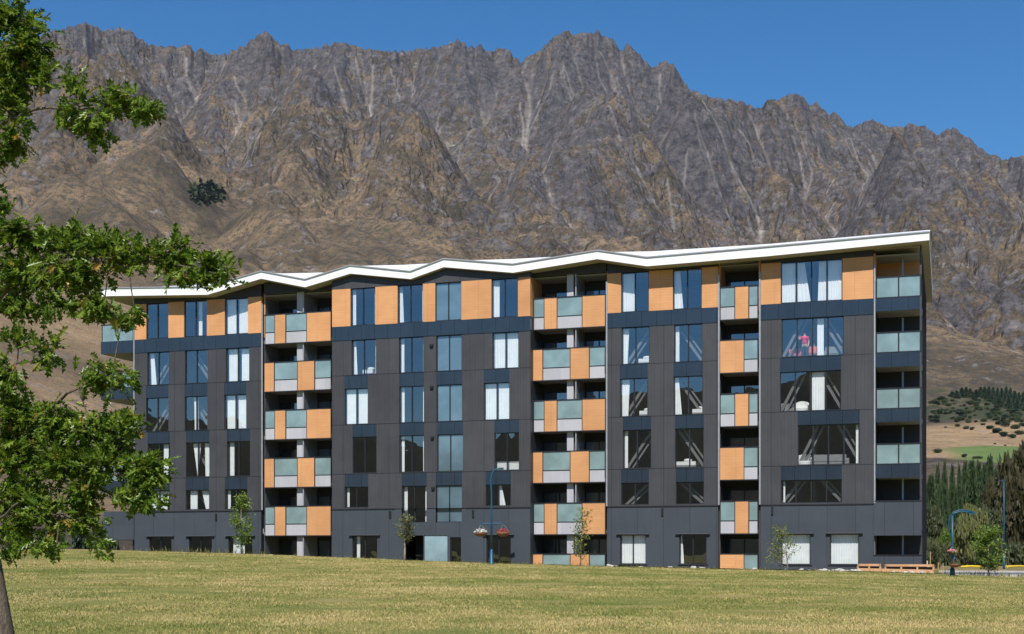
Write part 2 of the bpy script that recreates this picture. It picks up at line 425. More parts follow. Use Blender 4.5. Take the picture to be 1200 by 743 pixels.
scree = np.clip(scree * .6 + 1.05 * chute, 0, 1)
shrub = 0.85 * sstep(0.15, 0.9, fbm(XX / 110, YY / 170, 5, 131) + 0.35 * n2 + 0.55 * (np.exp(-((PYY - 470) / 45.0) ** 2) * sstep(600, 1000, YY)) * (PXX > 900) + 0.22 * np.exp(-((YY - 1900) / 450.0) ** 2) - 0.05)
shrub *= (1 - sstep(2000, 2500, YY)) * np.where(KK < 0.27, 0.55, 1.0)
R_, C_ = ZZ.shape
ii = (np.arange(R_ - 1)[:, None] * C_ + np.arange(C_ - 1)[None, :]).ravel()
quads = np.stack([ii, ii + 1, ii + C_ + 1, ii + C_], 1)
V = np.stack([XX.ravel(), YY.ravel(), ZZ.ravel()], 1)

bare = sstep(-0.3, 0.2, 1 - np.abs((YY - 870) / 160) + 0.6 * n1) * sstep(0.27, 0.30, KK) + sstep(250, 400, YY) * (1 - sstep(1000, 1500, YY)) * (1 - sstep(-0.26, -0.2, KK + 0.04 * n1)) * (0.6 + 0.5 * n1)
bare = np.clip(bare, 0, 1)
shrub = np.where((KK > 0.25), sstep(0.25, 0.29, KK + 0.03 * n1) * np.clip(0.3 * shrub * sstep(980, 1080, YY + 60 * n2) * (YY < 1900) + 0.62 * sstep(1000, 1100, YY + 90 * n1) * (1 - sstep(1180, 1400, YY + 90 * n2)), 0, 1), shrub * sstep(300, 500, YY))
# bearings of the grass field and the bare slope on the right
field = sstep(0.315, 0.345, KK + 0.012 * n2) * ((YY > 500) & (YY < 900)) * sstep(0.0, 0.3, 1 - np.abs((YY - 735 - 700 * (KK - 0.36)) / 66) + 0.8 * n1 + 0.4 * n2)
k = NT('mountain_rock')
ob = k.obj()
at = lambda n: k.n('ShaderNodeAttribute', _attribute_name=n).outputs['Fac']
b_a = at('bare'); r_a, s_a, sh_a, f_a = at('rock'), at('scree'), at('shrub'), at('field')
n_f = k.noise(0.035, 10, 0.80, ob); n_m = k.noise(0.008, 6, 0.65, ob); n_x = k.noise(0.10, 6, 0.85, ob)
strata = k.noise(0.02, 6, 0.7, k.mapped(ob, (1, 0.6, 3.2), (0.5, 0.35, 0.2)))
rockc = k.ramp(n_f, [(0.36, (0.022, 0.023, 0.033)), (0.46, (0.068, 0.065, 0.075)), (0.54, (0.155, 0.139, 0.135)), (0.68, (0.29, 0.255, 0.23))])
rockc = k.mix(k.ramp(strata, [(0.42, 0.0), (0.58, 0.9)]), rockc, k.ramp(n_x, [(0.38, (0.036, 0.033, 0.042)), (0.64, (0.225, 0.198, 0.185))]))
tuss = k.ramp(n_m, [(0.38, (0.070, 0.053, 0.033)), (0.5, (0.128, 0.092, 0.055)), (0.62, (0.215, 0.148, 0.086))])
tuss = k.mix(k.ramp(n_x, [(0.44, 0.85), (0.53, 0.0)]), tuss, (0.045, 0.042, 0.036))
tuss = k.mix(k.math('MULTIPLY', b_a, 0.8), tuss, k.ramp(n_f, [(0.36, (0.21, 0.145, 0.08)), (0.5, (0.34, 0.23, 0.125)), (0.66, (0.46, 0.31, 0.18))]))
n_y = k.noise(0.55, 6, 0.8, ob)
tuss = k.mix(1.0, tuss, k.ramp(n_y, [(0.38, 0.72), (0.60, 1.4)]), 'MULTIPLY')
mask = k.math('ADD', r_a, k.math('MULTIPLY', k.math('SUBTRACT', n_f, 0.5), 5.0))
mask = k.ramp(mask, [(0.36, 0.0), (0.56, 1.0)])
c = k.mix(mask, tuss, rockc)
scm = k.math('MULTIPLY', s_a, k.ramp(n_f, [(0.35, 0.45), (0.55, 1.0)]))
c = k.mix(scm, c, (0.32, 0.285, 0.25))
shm = k.ramp(k.math('ADD', sh_a, k.math('MULTIPLY', k.math('SUBTRACT', n_f, 0.5), 3.2)), [(0.50, 0.0), (0.72, 1.0)])
c = k.mix(shm, c, k.ramp(n_f, [(0.3, (0.022, 0.034, 0.018)), (0.7, (0.075, 0.078, 0.036))]))
c = k.mix(f_a, c, k.ramp(n_f, [(0.3, (0.10, 0.16, 0.045)), (0.7, (0.17, 0.22, 0.07))]))
k.color(c); k.set(0.95, 0, 0.15)
hgt = k.math('ADD', k.math('MULTIPLY', n_f, 1.0), k.math('MULTIPLY', n_x, 0.35))
vr = k.n('ShaderNodeTexVoronoi', Scale=0.045, Randomness=1.0); k.l(k.mapped(ob, (1, .8, .6), (.3, .2, .4)), vr.inputs['Vector'])
hgt = k.math('ADD', hgt, k.math('MULTIPLY', vr.outputs['Distance'], 0.45))
hgt = k.math('MULTIPLY', hgt, k.math('ADD', r_a, 0.15))
k.bump(hgt, 1.0, 17.0)
o = link('mountain', mesh_np('mountain', V, quads, k.m, True, dict(rock=rock, scree=scree, shrub=shrub, field=field, bare=bare)))
set_props(o, 'rocky grey and tan mountain range rising behind the apartment building', kind='structure')
MZ = ZZ; MROWS = rows; MK = kk
def terrain_at(x, y):
    """height of the built mountain / hillside sheet"""
    kx = x / y; j = np.clip(np.searchsorted(MK, kx) - 1, 0, len(MK) - 2); i = np.clip(np.searchsorted(MROWS, y) - 1, 0, len(MROWS) - 2)
    fx = (kx - MK[j]) / (MK[j + 1] - MK[j]); fy = (y - MROWS[i]) / (MROWS[i + 1] - MROWS[i])
    return float((MZ[i, j] * (1 - fx) + MZ[i, j + 1] * fx) * (1 - fy) + (MZ[i + 1, j] * (1 - fx) + MZ[i + 1, j + 1] * fx) * fy)
def ray_terrain(px, py, y0=160.0, y1=5000.0):
    """where the sight line of a bearing meets the sheet"""
    t = (648 - py) / F; kx = (px - 600) / F; y = y0
    while y < y1:
        if terrain_at(kx * y, y) >= CAM_H + t * y: return kx * y, y
        y *= 1.006
    return None
# ================================================================== LAWN, ROAD, FAR GROUND
k = NT('lawn_turf'); ob = k.obj()
a = k.noise(0.35, 6, 0.65, ob); b = k.noise(9.0, 5, 0.75, ob); cst = k.noise(0.12, 4, 0.6, k.mapped(ob, (0.35, 1.6, 1), (0, 0, BROT)))
base = k.ramp(k.math('ADD', k.math('MULTIPLY', a, 0.55), k.math('MULTIPLY', cst, 0.45)), [(0.40, (0.145, 0.170, 0.040)), (0.50, (0.25, 0.230, 0.070)), (0.60, (0.38, 0.29, 0.125))])
k.color(k.mix(k.ramp(b, [(0.35, 0.45), (0.60, 0.0)]), base, (0.055, 0.065, 0.022)))
k.set(0.95, 0, 0.1); k.bump(b, 0.6, 0.08); M_LAWN = k.m
xs = np.concatenate([np.arange(-600, -70, 25), np.arange(-70, 70, 1.0), np.arange(70, 601, 25)])
ys = np.concatenate([np.arange(-500, -10, 25), np.arange(-10, 60, 1.0), np.arange(60, 100, 0.5), np.arange(100, 176, 5.0)])
A, B = np.meshgrid(xs, ys)
Z = ground_z(A, np.minimum(B, 104.9)) + 0.03 * fbm(A / 3, B / 3, 3, 200) * (B < 90)
Z = np.where(B > 104.9, 0.15 - 3.0 * sstep(152, 175, B), Z)
n, m = A.shape; ii = (np.arange(n - 1)[:, None] * m + np.arange(m - 1)[None, :]).ravel()
o = link('lawn', mesh_np('lawn', np.stack([A.ravel(), B.ravel(), Z.ravel()], 1), np.stack([ii, ii + 1, ii + m + 1, ii + m], 1), M_LAWN, True))
set_props(o, 'wide sloping lawn of short dry grass in front of the building', kind='structure')

# hills on the other side of the valley, behind the camera (seen only in the window glass)
k = NT('bush_hills'); nn = k.noise(0.02, 6, 0.7, k.obj())
k.color(k.ramp(nn, [(0.35, (0.018, 0.025, 0.014)), (0.65, (0.075, 0.065, 0.035))])); k.set(0.95, 0, 0.1)
na = 160; ang = np.linspace(math.radians(150), math.radians(390), na)
rr = np.array([520, 640, 800, 1000, 1300]); hh = np.array([-2, 28, 80, 138, 80])
pts = []
for j, r in enumerate(rr):
    hz = hh[j] * (0.85 + 0.35 * fbm(ang * 3.1, ang * 0 + j * 0.4, 4, 300)) 
    pts.append(np.stack([r * np.cos(ang), r * np.sin(ang), hz], 1))
pts = np.concatenate(pts); ii = (np.arange(4)[:, None] * na + np.arange(na - 1)[None, :]).ravel()
o = link('hills', mesh_np('hills', pts, np.stack([ii, ii + na, ii + na + 1, ii + 1], 1), k.m, True))
set_props(o, 'bush covered hills closing the valley behind the viewer', kind='structure')

# road on the right with concrete kerbs
M_ROAD = plain('asphalt', (0.13, 0.13, 0.135), 0.9, 0, 0.15, 2.0)
M_KERB = plain('kerb_concrete', (0.42, 0.40, 0.37), 0.85, 0, 0.12, 3.0)
def strip(name, s0, s1, d0, d1, z, th, mat, label):
    b = MB(); nseg = 24
    for j in range(nseg):
        a0 = s0 + (s1 - s0) * j / nseg; a1 = s0 + (s1 - s0) * (j + 1) / nseg
        p = [L2W(a0, d0), L2W(a1, d0), L2W(a1, d1), L2W(a0, d1)]
        b.poly([(q.x, q.y, z) for q in p])
        b.poly([(p[0].x, p[0].y, z - th), (p[1].x, p[1].y, z - th), (p[1].x, p[1].y, z), (p[0].x, p[0].y, z)])
        b.poly([(p[2].x, p[2].y, z - th), (p[3].x, p[3].y, z - th), (p[3].x, p[3].y, z), (p[2].x, p[2].y, z)])
    return set_props(b.build(name, mat), label, kind='structure')
strip('road', 12.6, 70, 7.0, 24.0, 0.17, 0.2, M_ROAD, 'grey asphalt road running past the right end of the building')
strip('kerb', 12.6, 70, 5.8, 6.99, 0.29, 0.3, M_KERB, 'pale concrete kerb on the near side of the road')
strip('kerb', 12.6, 70, 24.01, 25.2, 0.29, 0.3, M_KERB, 'pale concrete kerb on the far side of the road')
k = NT('dry_verge'); nn = k.noise(1.2, 6, 0.7, k.obj())
k.color(k.ramp(nn, [(0.35, (0.10, 0.095, 0.04)), (0.6, (0.27, 0.21, 0.10))])); k.set(0.95, 0, 0.1)
strip('verge', 12.6, 80, 25.21, 62, 0.40, 0.3, k.m, 'dry grass verge beyond the road')

# ------------------------------------------------------------------ grass blades on the lawn
def blades(n, seed):
    r = np.random.default_rng(seed)
    y = 22.5 * (88 / 22.5) ** (r.random(n) ** 0.85); kx = r.uniform(-0.405, 0.405, n); x = kx * y
    s, d = to_sd(x, y); keep = (d < -1.6) | (s > 13.0) & (d < 4.5); x, y = x[keep], y[keep]; n = len(x)
    z = ground_z(x, np.minimum(y, 104.9))
    pat = 0.62 * fbm(x / 1.6, y / 2.2, 4, 210) + 0.70 * fbm(x / 14, y / 8, 4, 220)
    h = r.uniform(0.012, 0.042, n) * (1 + 0.35 * pat) * (1 + y / 260); w = r.uniform(0.004, 0.010, n) * (1 + y / 38)
    a = r.uniform(0, 2 * np.pi, n); la = r.uniform(0, 2 * np.pi, n); ln = h * r.uniform(0.2, 1.1, n)
    V = np.empty((n, 3, 3)); V[:, 0] = np.stack([x - np.cos(a) * w, y - np.sin(a) * w, z - 0.01], 1)
    V[:, 1] = np.stack([x + np.cos(a) * w, y + np.sin(a) * w, z - 0.01], 1)
    V[:, 2] = np.stack([x + np.cos(la) * ln, y + np.sin(la) * ln, z + h], 1)
    dry = np.clip(0.5 + 0.55 * pat + r.normal(0, 0.22, n), 0, 1)
    return V.reshape(-1, 3), np.arange(3 * n).reshape(-1, 3), np.repeat(dry, 3)
V, Fc, dry = blades(620000, 5)
k = NT('grass_blades'); k.color(k.ramp(k.n('ShaderNodeAttribute', _attribute_name='dry').outputs['Fac'], [(0.10, (0.145, 0.180, 0.040)), (0.5, (0.275, 0.255, 0.078)), (0.90, (0.50, 0.385, 0.17))]))
k.set(0.8, 0, 0.2)
o = link('grass', mesh_np('grass', V, Fc, k.m, False, dict(dry=dry)))
set_props(o, 'short green and straw coloured grass blades of the lawn', kind='stuff')
# ================================================================== THE APARTMENT BUILDING
def cladding(name, c0, c1, rib=0.20, joints=(), jz=(), rough=0.6, spec=0.4):
    k = NT(name); ob = k.obj(); sep = k.n('ShaderNodeSeparateXYZ'); k.l(ob, sep.inputs[0])
    x, z = sep.outputs[0], sep.outputs[2]
    v = k.noise(0.5, 4, 0.6, ob); v2 = k.noise(4.0, 4, 0.7, k.mapped(ob, (1.0, 1.0, 0.12)))
    col = k.ramp(k.math('ADD', k.math('MULTIPLY', v, 0.6), k.math('MULTIPLY', v2, 0.4)), [(0.38, c0), (0.62, c1)])
    fl_ = k.n('ShaderNodeCombineXYZ'); k.l(k.math('FLOOR', k.math('MULTIPLY', x, 1 / 1.62)), fl_.inputs[0]); k.l(k.math('FLOOR', k.math('MULTIPLY', k.math('ADD', z, -.3), 1 / 3.2)), fl_.inputs[2])
    wn = k.n('ShaderNodeTexWhiteNoise'); k.l(fl_.outputs[0], wn.inputs['Vector'])
    col = k.mix(1.0, col, k.ramp(wn.outputs['Value'], [(0, .90), (1, 1.0)]), 'MULTIPLY')
    h = None
    if rib:
        fr = k.math('PINGPONG', k.math('MULTIPLY', x, 1 / rib), 0.5); h = k.ramp(fr, [(0.08, 0.0), (0.16, 1.0)])
    line = None
    for per, ax in joints:
        fr = k.math('PINGPONG', k.math('MULTIPLY', x if ax == 'x' else z, 1 / per), 0.5)
        ln = k.math('LESS_THAN', fr, 0.012 / per)
        line = ln if line is None else k.math('MAXIMUM', line, ln)
    for zz in jz:
        ln = k.math('LESS_THAN', k.math('ABSOLUTE', k.math('SUBTRACT', z, zz)), 0.022)
        line = ln if line is None else k.math('MAXIMUM', line, ln)
    if h is not None: col = k.mix(k.math('MULTIPLY', k.math('SUBTRACT', 1.0, h), 0.14), col, tuple(q * 0.35 for q in c0))
    if line is not None: col = k.mix(line, col, tuple(q * 0.25 for q in c0))
    k.color(col); k.set(rough, 0, spec)
    if h is not None: k.bump(h, 0.25, 0.015)
    return k.m
JZ = (13.15, 9.94, 6.74)
M_CLAD = cladding('charcoal_cladding', (0.044, 0.044, 0.048), (0.060, 0.060, 0.065), 0.20, [(1.62, 'x')], JZ, 0.5)
M_POD = cladding('slate_podium_render', (0.042, 0.051, 0.063), (0.051, 0.061, 0.075), None, [(1.62, 'x')], (), 0.75)
M_BAND = cladding('blue_glass_spandrel', (0.020, 0.030, 0.044), (0.027, 0.039, 0.056), None, [(0.92, 'x')], (), 0.18, 0.6)
M_SOFFW = plain('shaded_head_wall', (0.028, 0.028, 0.032), 0.6)  # head wall under the eaves, with their shade put into its colour
M_TRIM = plain('grey_metal_trim', (0.35, 0.35, 0.36), 0.4, 0.3)
M_FRAME = plain('black_window_frame', (0.022, 0.022, 0.025), 0.4, 0.2)
M_HOOD = plain('grey_hood', (0.10, 0.10, 0.105), 0.5, 0.2)
M_DARK = plain('dark_balcony_wall', (0.04, 0.038, 0.042), 0.7)
M_GREYP = cladding('pale_grey_panel', (0.40, 0.395, 0.42), (0.46, 0.455, 0.475), None, [], (), 0.6)
M_CONC = plain('concrete_slab', (0.32, 0.30, 0.28), 0.85)
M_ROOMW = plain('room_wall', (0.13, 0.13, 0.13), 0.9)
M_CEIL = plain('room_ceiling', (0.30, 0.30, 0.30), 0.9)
M_WHITE = plain('white_roof_metal', (0.80, 0.80, 0.79), 0.45, 0, 0.03, 0.6)
M_SOFFIT = plain('pale_soffit', (0.42, 0.37, 0.30), 0.8)
M_BRACE = plain('grey_steel_brace', (0.17, 0.17, 0.17), 0.5, 0.1)
k = NT('orange_timber_panel'); ob = k.obj()
gr = k.noise(3.0, 6, 0.7, k.mapped(ob, (0.25, 1, 9))); bb = k.noise(0.7, 3, 0.5, ob)
sep = k.n('ShaderNodeSeparateXYZ'); k.l(ob, sep.inputs[0])
fz = k.math('PINGPONG', k.math('MULTIPLY', sep.outputs[2], 1 / 0.16), 0.5); gz_ = k.ramp(fz, [(0.04, 0.0), (0.10, 1.0)])
fx_ = k.math('PINGPONG', k.math('MULTIPLY', sep.outputs[0], 1 / 1.15), 0.5); gx2_ = k.ramp(fx_, [(0.008, 0.0), (0.012, 1.0)])
c = k.ramp(k.math('ADD', k.math('MULTIPLY', gr, 0.5), k.math('MULTIPLY', bb, 0.5)), [(0.38, (0.55, 0.265, 0.110)), (0.62, (0.68, 0.345, 0.150))])
c = k.mix(1.0, c, k.ramp(k.n('ShaderNodeObjectInfo').outputs['Random'], [(0, .86), (1, 1.0)]), 'MULTIPLY')
c = k.mix(k.math('MULTIPLY', k.math('SUBTRACT', 1.0, gz_), 0.12), c, (0.24, 0.09, 0.03))
c = k.mix(k.math('MULTIPLY', k.math('SUBTRACT', 1.0, gx2_), 0.4), c, (0.30, 0.12, 0.045))
k.color(c); k.set(0.6, 0, 0.3); k.bump(gz_, 0.15, 0.01); M_ORANGE = k.m

def glass_mat(name, tint, refl, rough=0.0, wav=True):
    m = bpy.data.materials.new(name); m.use_nodes = True; t = m.node_tree; t.nodes.clear()
    out = t.nodes.new('ShaderNodeOutputMaterial'); mx = t.nodes.new('ShaderNodeMixShader')
    tr = t.nodes.new('ShaderNodeBsdfTransparent'); gl = t.nodes.new('ShaderNodeBsdfAnisotropic') if False else t.nodes.new('ShaderNodeBsdfGlossy')
    tr.inputs[0].default_value = tint + (1,); gl.inputs['Roughness'].default_value = rough; gl.inputs[0].default_value = (0.92, 0.96, 1, 1)
    lw = t.nodes.new('ShaderNodeLayerWeight'); lw.inputs[0].default_value = 0.5
    ma = t.nodes.new('ShaderNodeMath'); ma.operation = 'MULTIPLY_ADD'; ma.inputs[1].default_value = 0.18; ma.inputs[2].default_value = refl; ma.use_clamp = True
    t.links.new(lw.outputs['Facing'], ma.inputs[0]); t.links.new(ma.outputs[0], mx.inputs[0])
    if wav:
        nz = t.nodes.new('ShaderNodeTexNoise'); nz.inputs['Scale'].default_value = 0.9; nz.inputs['Detail'].default_value = 1
        tc = t.nodes.new('ShaderNodeTexCoord'); t.links.new(tc.outputs['Object'], nz.inputs[0])
        bp = t.nodes.new('ShaderNodeBump'); bp.inputs['Strength'].default_value = 0.25; bp.inputs['Distance'].default_value = 0.02
        t.links.new(nz.outputs[0], bp.inputs['Height']); t.links.new(bp.outputs[0], gl.inputs['Normal'])
    t.links.new(tr.outputs[0], mx.inputs[1]); t.links.new(gl.outputs[0], mx.inputs[2]); t.links.new(mx.outputs[0], out.inputs[0])
    return m
M_GLASS = glass_mat('window_glass', (0.95, 0.97, 0.97), 0.17)
# frosted balcony glass: milky green, still lets some light through
def frosted(name, col, tl, refl=0.12):
    m = bpy.data.materials.new(name); m.use_nodes = True; t = m.node_tree; t.nodes.clear()
    out = t.nodes.new('ShaderNodeOutputMaterial'); m1 = t.nodes.new('ShaderNodeMixShader'); m2 = t.nodes.new('ShaderNodeMixShader')
    df = t.nodes.new('ShaderNodeBsdfDiffuse'); tl_ = t.nodes.new('ShaderNodeBsdfTranslucent'); gl = t.nodes.new('ShaderNodeBsdfGlossy')
    tc = t.nodes.new('ShaderNodeTexCoord'); nz = t.nodes.new('ShaderNodeTexNoise'); nz.inputs['Scale'].default_value = 0.8; nz.inputs['Detail'].default_value = 3
    t.links.new(tc.outputs['Object'], nz.inputs[0]); cr = t.nodes.new('ShaderNodeValToRGB'); t.links.new(nz.outputs[0], cr.inputs[0])
    cr.color_ramp.elements[0].position = 0.4; cr.color_ramp.elements[0].color = tuple(c * 0.85 for c in col) + (1,)
    cr.color_ramp.elements[1].position = 0.65; cr.color_ramp.elements[1].color = tuple(min(1, c * 1.12) for c in col) + (1,)
    t.links.new(cr.outputs[0], df.inputs[0]); t.links.new(cr.outputs[0], tl_.inputs[0]); gl.inputs['Roughness'].default_value = 0.08
    m1.inputs[0].default_value = tl; t.links.new(df.outputs[0], m1.inputs[1]); t.links.new(tl_.outputs[0], m1.inputs[2])
    m2.inputs[0].default_value = refl; t.links.new(m1.outputs[0], m2.inputs[1]); t.links.new(gl.outputs[0], m2.inputs[2]); t.links.new(m2.outputs[0], out.inputs[0])
    return m
M_FROST = frosted('frosted_green_glass', (0.30, 0.42, 0.42), 0.3, 0.10)
M_STAIRG = frosted('pale_blue_stair_glass', (0.15, 0.24, 0.29), 0.3, 0.2)
k = NT('white_curtain'); v = k.noise(2.0, 3, 0.5, k.obj()); k.color(k.ramp(v, [(0.3, (0.80, 0.82, 0.82)), (0.7, (0.88, 0.89, 0.88))])); k.set(0.9, 0, 0.1)
k.p.inputs['Emission Strength'].default_value = 0; M_CURT = k.m

bld = empty('apartment_building', (BX, BY, 0), BROT)
set_props(bld, 'six storey dark apartment building with orange panels and white zigzag roof', 'building')
MID = -0.6                                   # the middle block stands proud
A_S, A_H = 16.36, 18.80
ROWS = {'A': (16.36, 18.80), 'B': (13.17, 15.44), 'C': (9.96, 12.30), 'D': (6.78, 9.14), 'E': (4.55, 5.90), 'P': (0.92, 2.72)}
FRONT_DEPTH = 18.0

# roof front edge (bearing, top y, bottom y) on the plane d = -1.0
ROOF = [(117, 338.3, 347.6), (130, 337.7, 346.9), (243, 336.2, 345.4), (306, 318, 326.6), (357.5, 327.6, 336.6), (410.5, 311.2, 320.6), (481, 318.3, 327.0),
        (520, 303.4, 313.0), (601, 309.8, 319.6), (700, 293.6, 303.6), (758, 301.8, 312.0), (900, 289.2, 300.2), (1089, 271.8, 281.4)]
OH = -1.0
RS = [S(p, OH) for p, a, b in ROOF]; RT = [ZL(p, a, OH) for p, a, b in ROOF]; RB = [ZL(p, b, OH) for p, a, b in ROOF]
def roof_under(s): return float(np.interp(s, RS, RB))
BACK = [(117, 340), (240, 333.0), (357, 322.0), (470, 310.5), (610, 303.0), (740, 296.0), (900, 286.0), (1089, 269.4)]
RD = 3.5
BS = [S(p, RD) for p, a in BACK]; BZ = [ZL(p, a, RD) for p, a in BACK]
def roof_back(s): return float(np.interp(s, BS, BZ))
ss = sorted(set(RS) | set(np.linspace(RS[0], RS[-1], 30)))
TH = 0.05
b = MB()
dB = FRONT_DEPTH + 0.8
for a0, a1 in zip(ss[:-1], ss[1:]):
    t0, t1 = np.interp(a0, RS, RT), np.interp(a1, RS, RT); k0, k1 = max(roof_back(a0), t0 - .3), max(roof_back(a1), t1 - .3)
    b.poly([(a0, OH, t0 - .03), (a1, OH, t1 - .03), (a1, RD, k1), (a0, RD, k0)])
    b.poly([(a0, RD, k0), (a1, RD, k1), (a1, dB, k1 - 0.2), (a0, dB, k0 - 0.2)])
roof = b.build('roof', M_WHITE, bld)
b = MB()
for (a0, t0, u0), (a1, t1, u1) in zip(list(zip(RS, RT, RB))[:-1], list(zip(RS, RT, RB))[1:]):
    b.poly([(a0, OH, u0), (a1, OH, u1), (a1, OH, t1), (a0, OH, t0)])
    b.poly([(a0, OH, t0), (a1, OH, t1), (a1, OH + .05, t1), (a0, OH + .05, t0)])
e = RS[-1]; e0 = RS[0]
b.poly([(e, OH, RB[-1]), (e, dB, RB[-1]), (e, dB, RT[-1]), (e, OH, RT[-1])])
b.poly([(e0, OH, RT[0]), (e0, dB, RT[0]), (e0, dB, RB[0]), (e0, OH, RB[0])])
b.build('fascia', M_WHITE, roof)
b = MB()
for a0, t0, a1, t1 in [(RS[i], RT[i], RS[i + 1], RT[i + 1]) for i in range(len(RS) - 1)]:
    b.beam((a0, OH - 0.03, t0 + 0.015), (a1, OH - 0.03, t1 + 0.015), 0.07, 0.07)
b.build('drip_edge', M_TRIM, roof)
b = MB()
for (a0, u0), (a1, u1) in zip(list(zip(RS, RB))[:-1], list(zip(RS, RB))[1:]):
    b.poly([(a0, OH + .004, u0), (a0, 1.5, u0), (a1, 1.5, u1), (a1, OH + .004, u1)])
    b.poly([(a0, 1.5, u0), (a0, dB, u0), (a1, dB, u1), (a1, 1.5, u1)])
b.build('soffit', M_SOFFIT, roof)

def wall(name, s0, s1, z0, z1, d, holes, mat, th=0.22, top=None, ends=True):
    """front face with rectangular holes and their reveals; top: function s -> z of a sloping top"""
    b = MB(); zs = sorted({z0, z1} | {h[2] for h in holes} | {h[3] for h in holes})
    zs = [z for z in zs if z0 - 1e-6 <= z <= z1 + 1e-6]
    for za, zb in zip(zs[:-1], zs[1:]):
        zm = (za + zb) / 2; cut = sorted([(h[0], h[1]) for h in holes if h[2] < zm < h[3]]); x = s0
        for a, c in cut + [(s1, s1)]:
            if a > x + 1e-4: b.poly([(x, d, za), (a, d, za), (a, d, zb), (x, d, zb)])
            x = max(x, c)
    for a, c, e, f in holes:
        b.poly([(a, d, e), (a, d, f), (a, d + th, f), (a, d + th, e)]); b.poly([(c, d, f), (c, d, e), (c, d + th, e), (c, d + th, f)])
        b.poly([(a, d, f), (c, d, f), (c, d + th, f), (a, d + th, f)]); b.poly([(c, d, e), (a, d, e), (a, d + th, e), (c, d + th, e)])
    if ends:
        b.poly([(s0, d, z1), (s0, d, z0), (s0, d + th, z0), (s0, d + th, z1)]); b.poly([(s1, d, z0), (s1, d, z1), (s1, d + th, z1), (s1, d + th, z0)])
        b.poly([(s0, d, z1), (s1, d, z1), (s1, d + th, z1), (s0, d + th, z1)]); b.poly([(s1, d, z0), (s0, d, z0), (s0, d + th, z0), (s1, d + th, z0)])
    return b.build(name, mat, bld)

def curtain(win, s0, s1, z0, z1, d, ft, fb, seed):
    """ft, fb: (from, to) covered share at the top and at the foot"""
    n = 64; b = MB(); r = random.Random(seed); ph = r.uniform(0, 6); nz = 10; w = s1 - s0
    per = 0.145; base = len(b.v)
    for j in range(nz + 1):
        t = j / nz; z = z1 + (z0 - z1) * t
        a = s0 + w * (ft[0] + (fb[0] - ft[0]) * t); c = s0 + w * (ft[1] + (fb[1] - ft[1]) * t)
        wt = w * (ft[1] - ft[0])
        for i in range(n + 1):
            u = i / n; y = d + 0.017 * math.sin(u * wt / per * 2 * math.pi + ph + 0.8 * math.sin(u * 9 + ph)) * (0.7 + 0.3 * t)
            b.v.append((a + (c - a) * u, y, z))
    for j in range(nz):
        for i in range(n):
            k0 = j * (n + 1) + i; b.f.append((k0, k0 + n + 1, k0 + n + 2, k0 + 1))
    b.build('curtain', M_CURT, win, True)

wseed = [0]
def window(s0, s1, z0, z1, d, panes=2, curt=(), mat=None, frame=M_FRAME):
    """frame, mullions, one glass mesh, curtains"""
    wseed[0] += 1; d1 = d + 0.09; b = MB(); t = 0.045
    b.box(s0 + .002, s0 + t, d1, d1 + .07, z0 + .002, z1 - .002); b.box(s1 - t, s1 - .002, d1, d1 + .07, z0 + .002, z1 - .002)
    b.box(s0 + t, s1 - t, d1, d1 + .07, z0 + .002, z0 + t); b.box(s0 + t, s1 - t, d1, d1 + .07, z1 - t, z1 - .002)
    for i in range(1, panes):
        x = s0 + (s1 - s0) * i / panes; b.box(x - .035, x + .035, d1 - .01, d1 + .07, z0 + t, z1 - t)
    w = b.build('window', frame, bld)
    g = MB(); g.poly([(s0 + .03, d1 + .04, z0 + .03), (s1 - .03, d1 + .04, z0 + .03), (s1 - .03, d1 + .04, z1 - .03), (s0 + .03, d1 + .04, z1 - .03)])
    g.build('pane', mat or M_GLASS, w)
    for i, c in enumerate(curt):
        ft, fb = c if isinstance(c[0], tuple) else (c, c)
        curtain(w, s0 + .05, s1 - .05, z0 + .03, z1 - .05, d1 + .22, ft, fb, wseed[0] * 7 + i)
    return w

def brace(s0, s1, z0, z1, d, up):
    b = MB(); a = (s0, d + .75, z0 if up else z1); c = (s1, d + .75, z1 if up else z0)
    b.beam(a, c, 0.16, 0.16); b.beam((a[0] + .33, a[1] + .02, a[2]), (c[0] + .33, c[1] + .02, c[2]), 0.10, 0.10)
    b.build('brace', M_BRACE, bld)

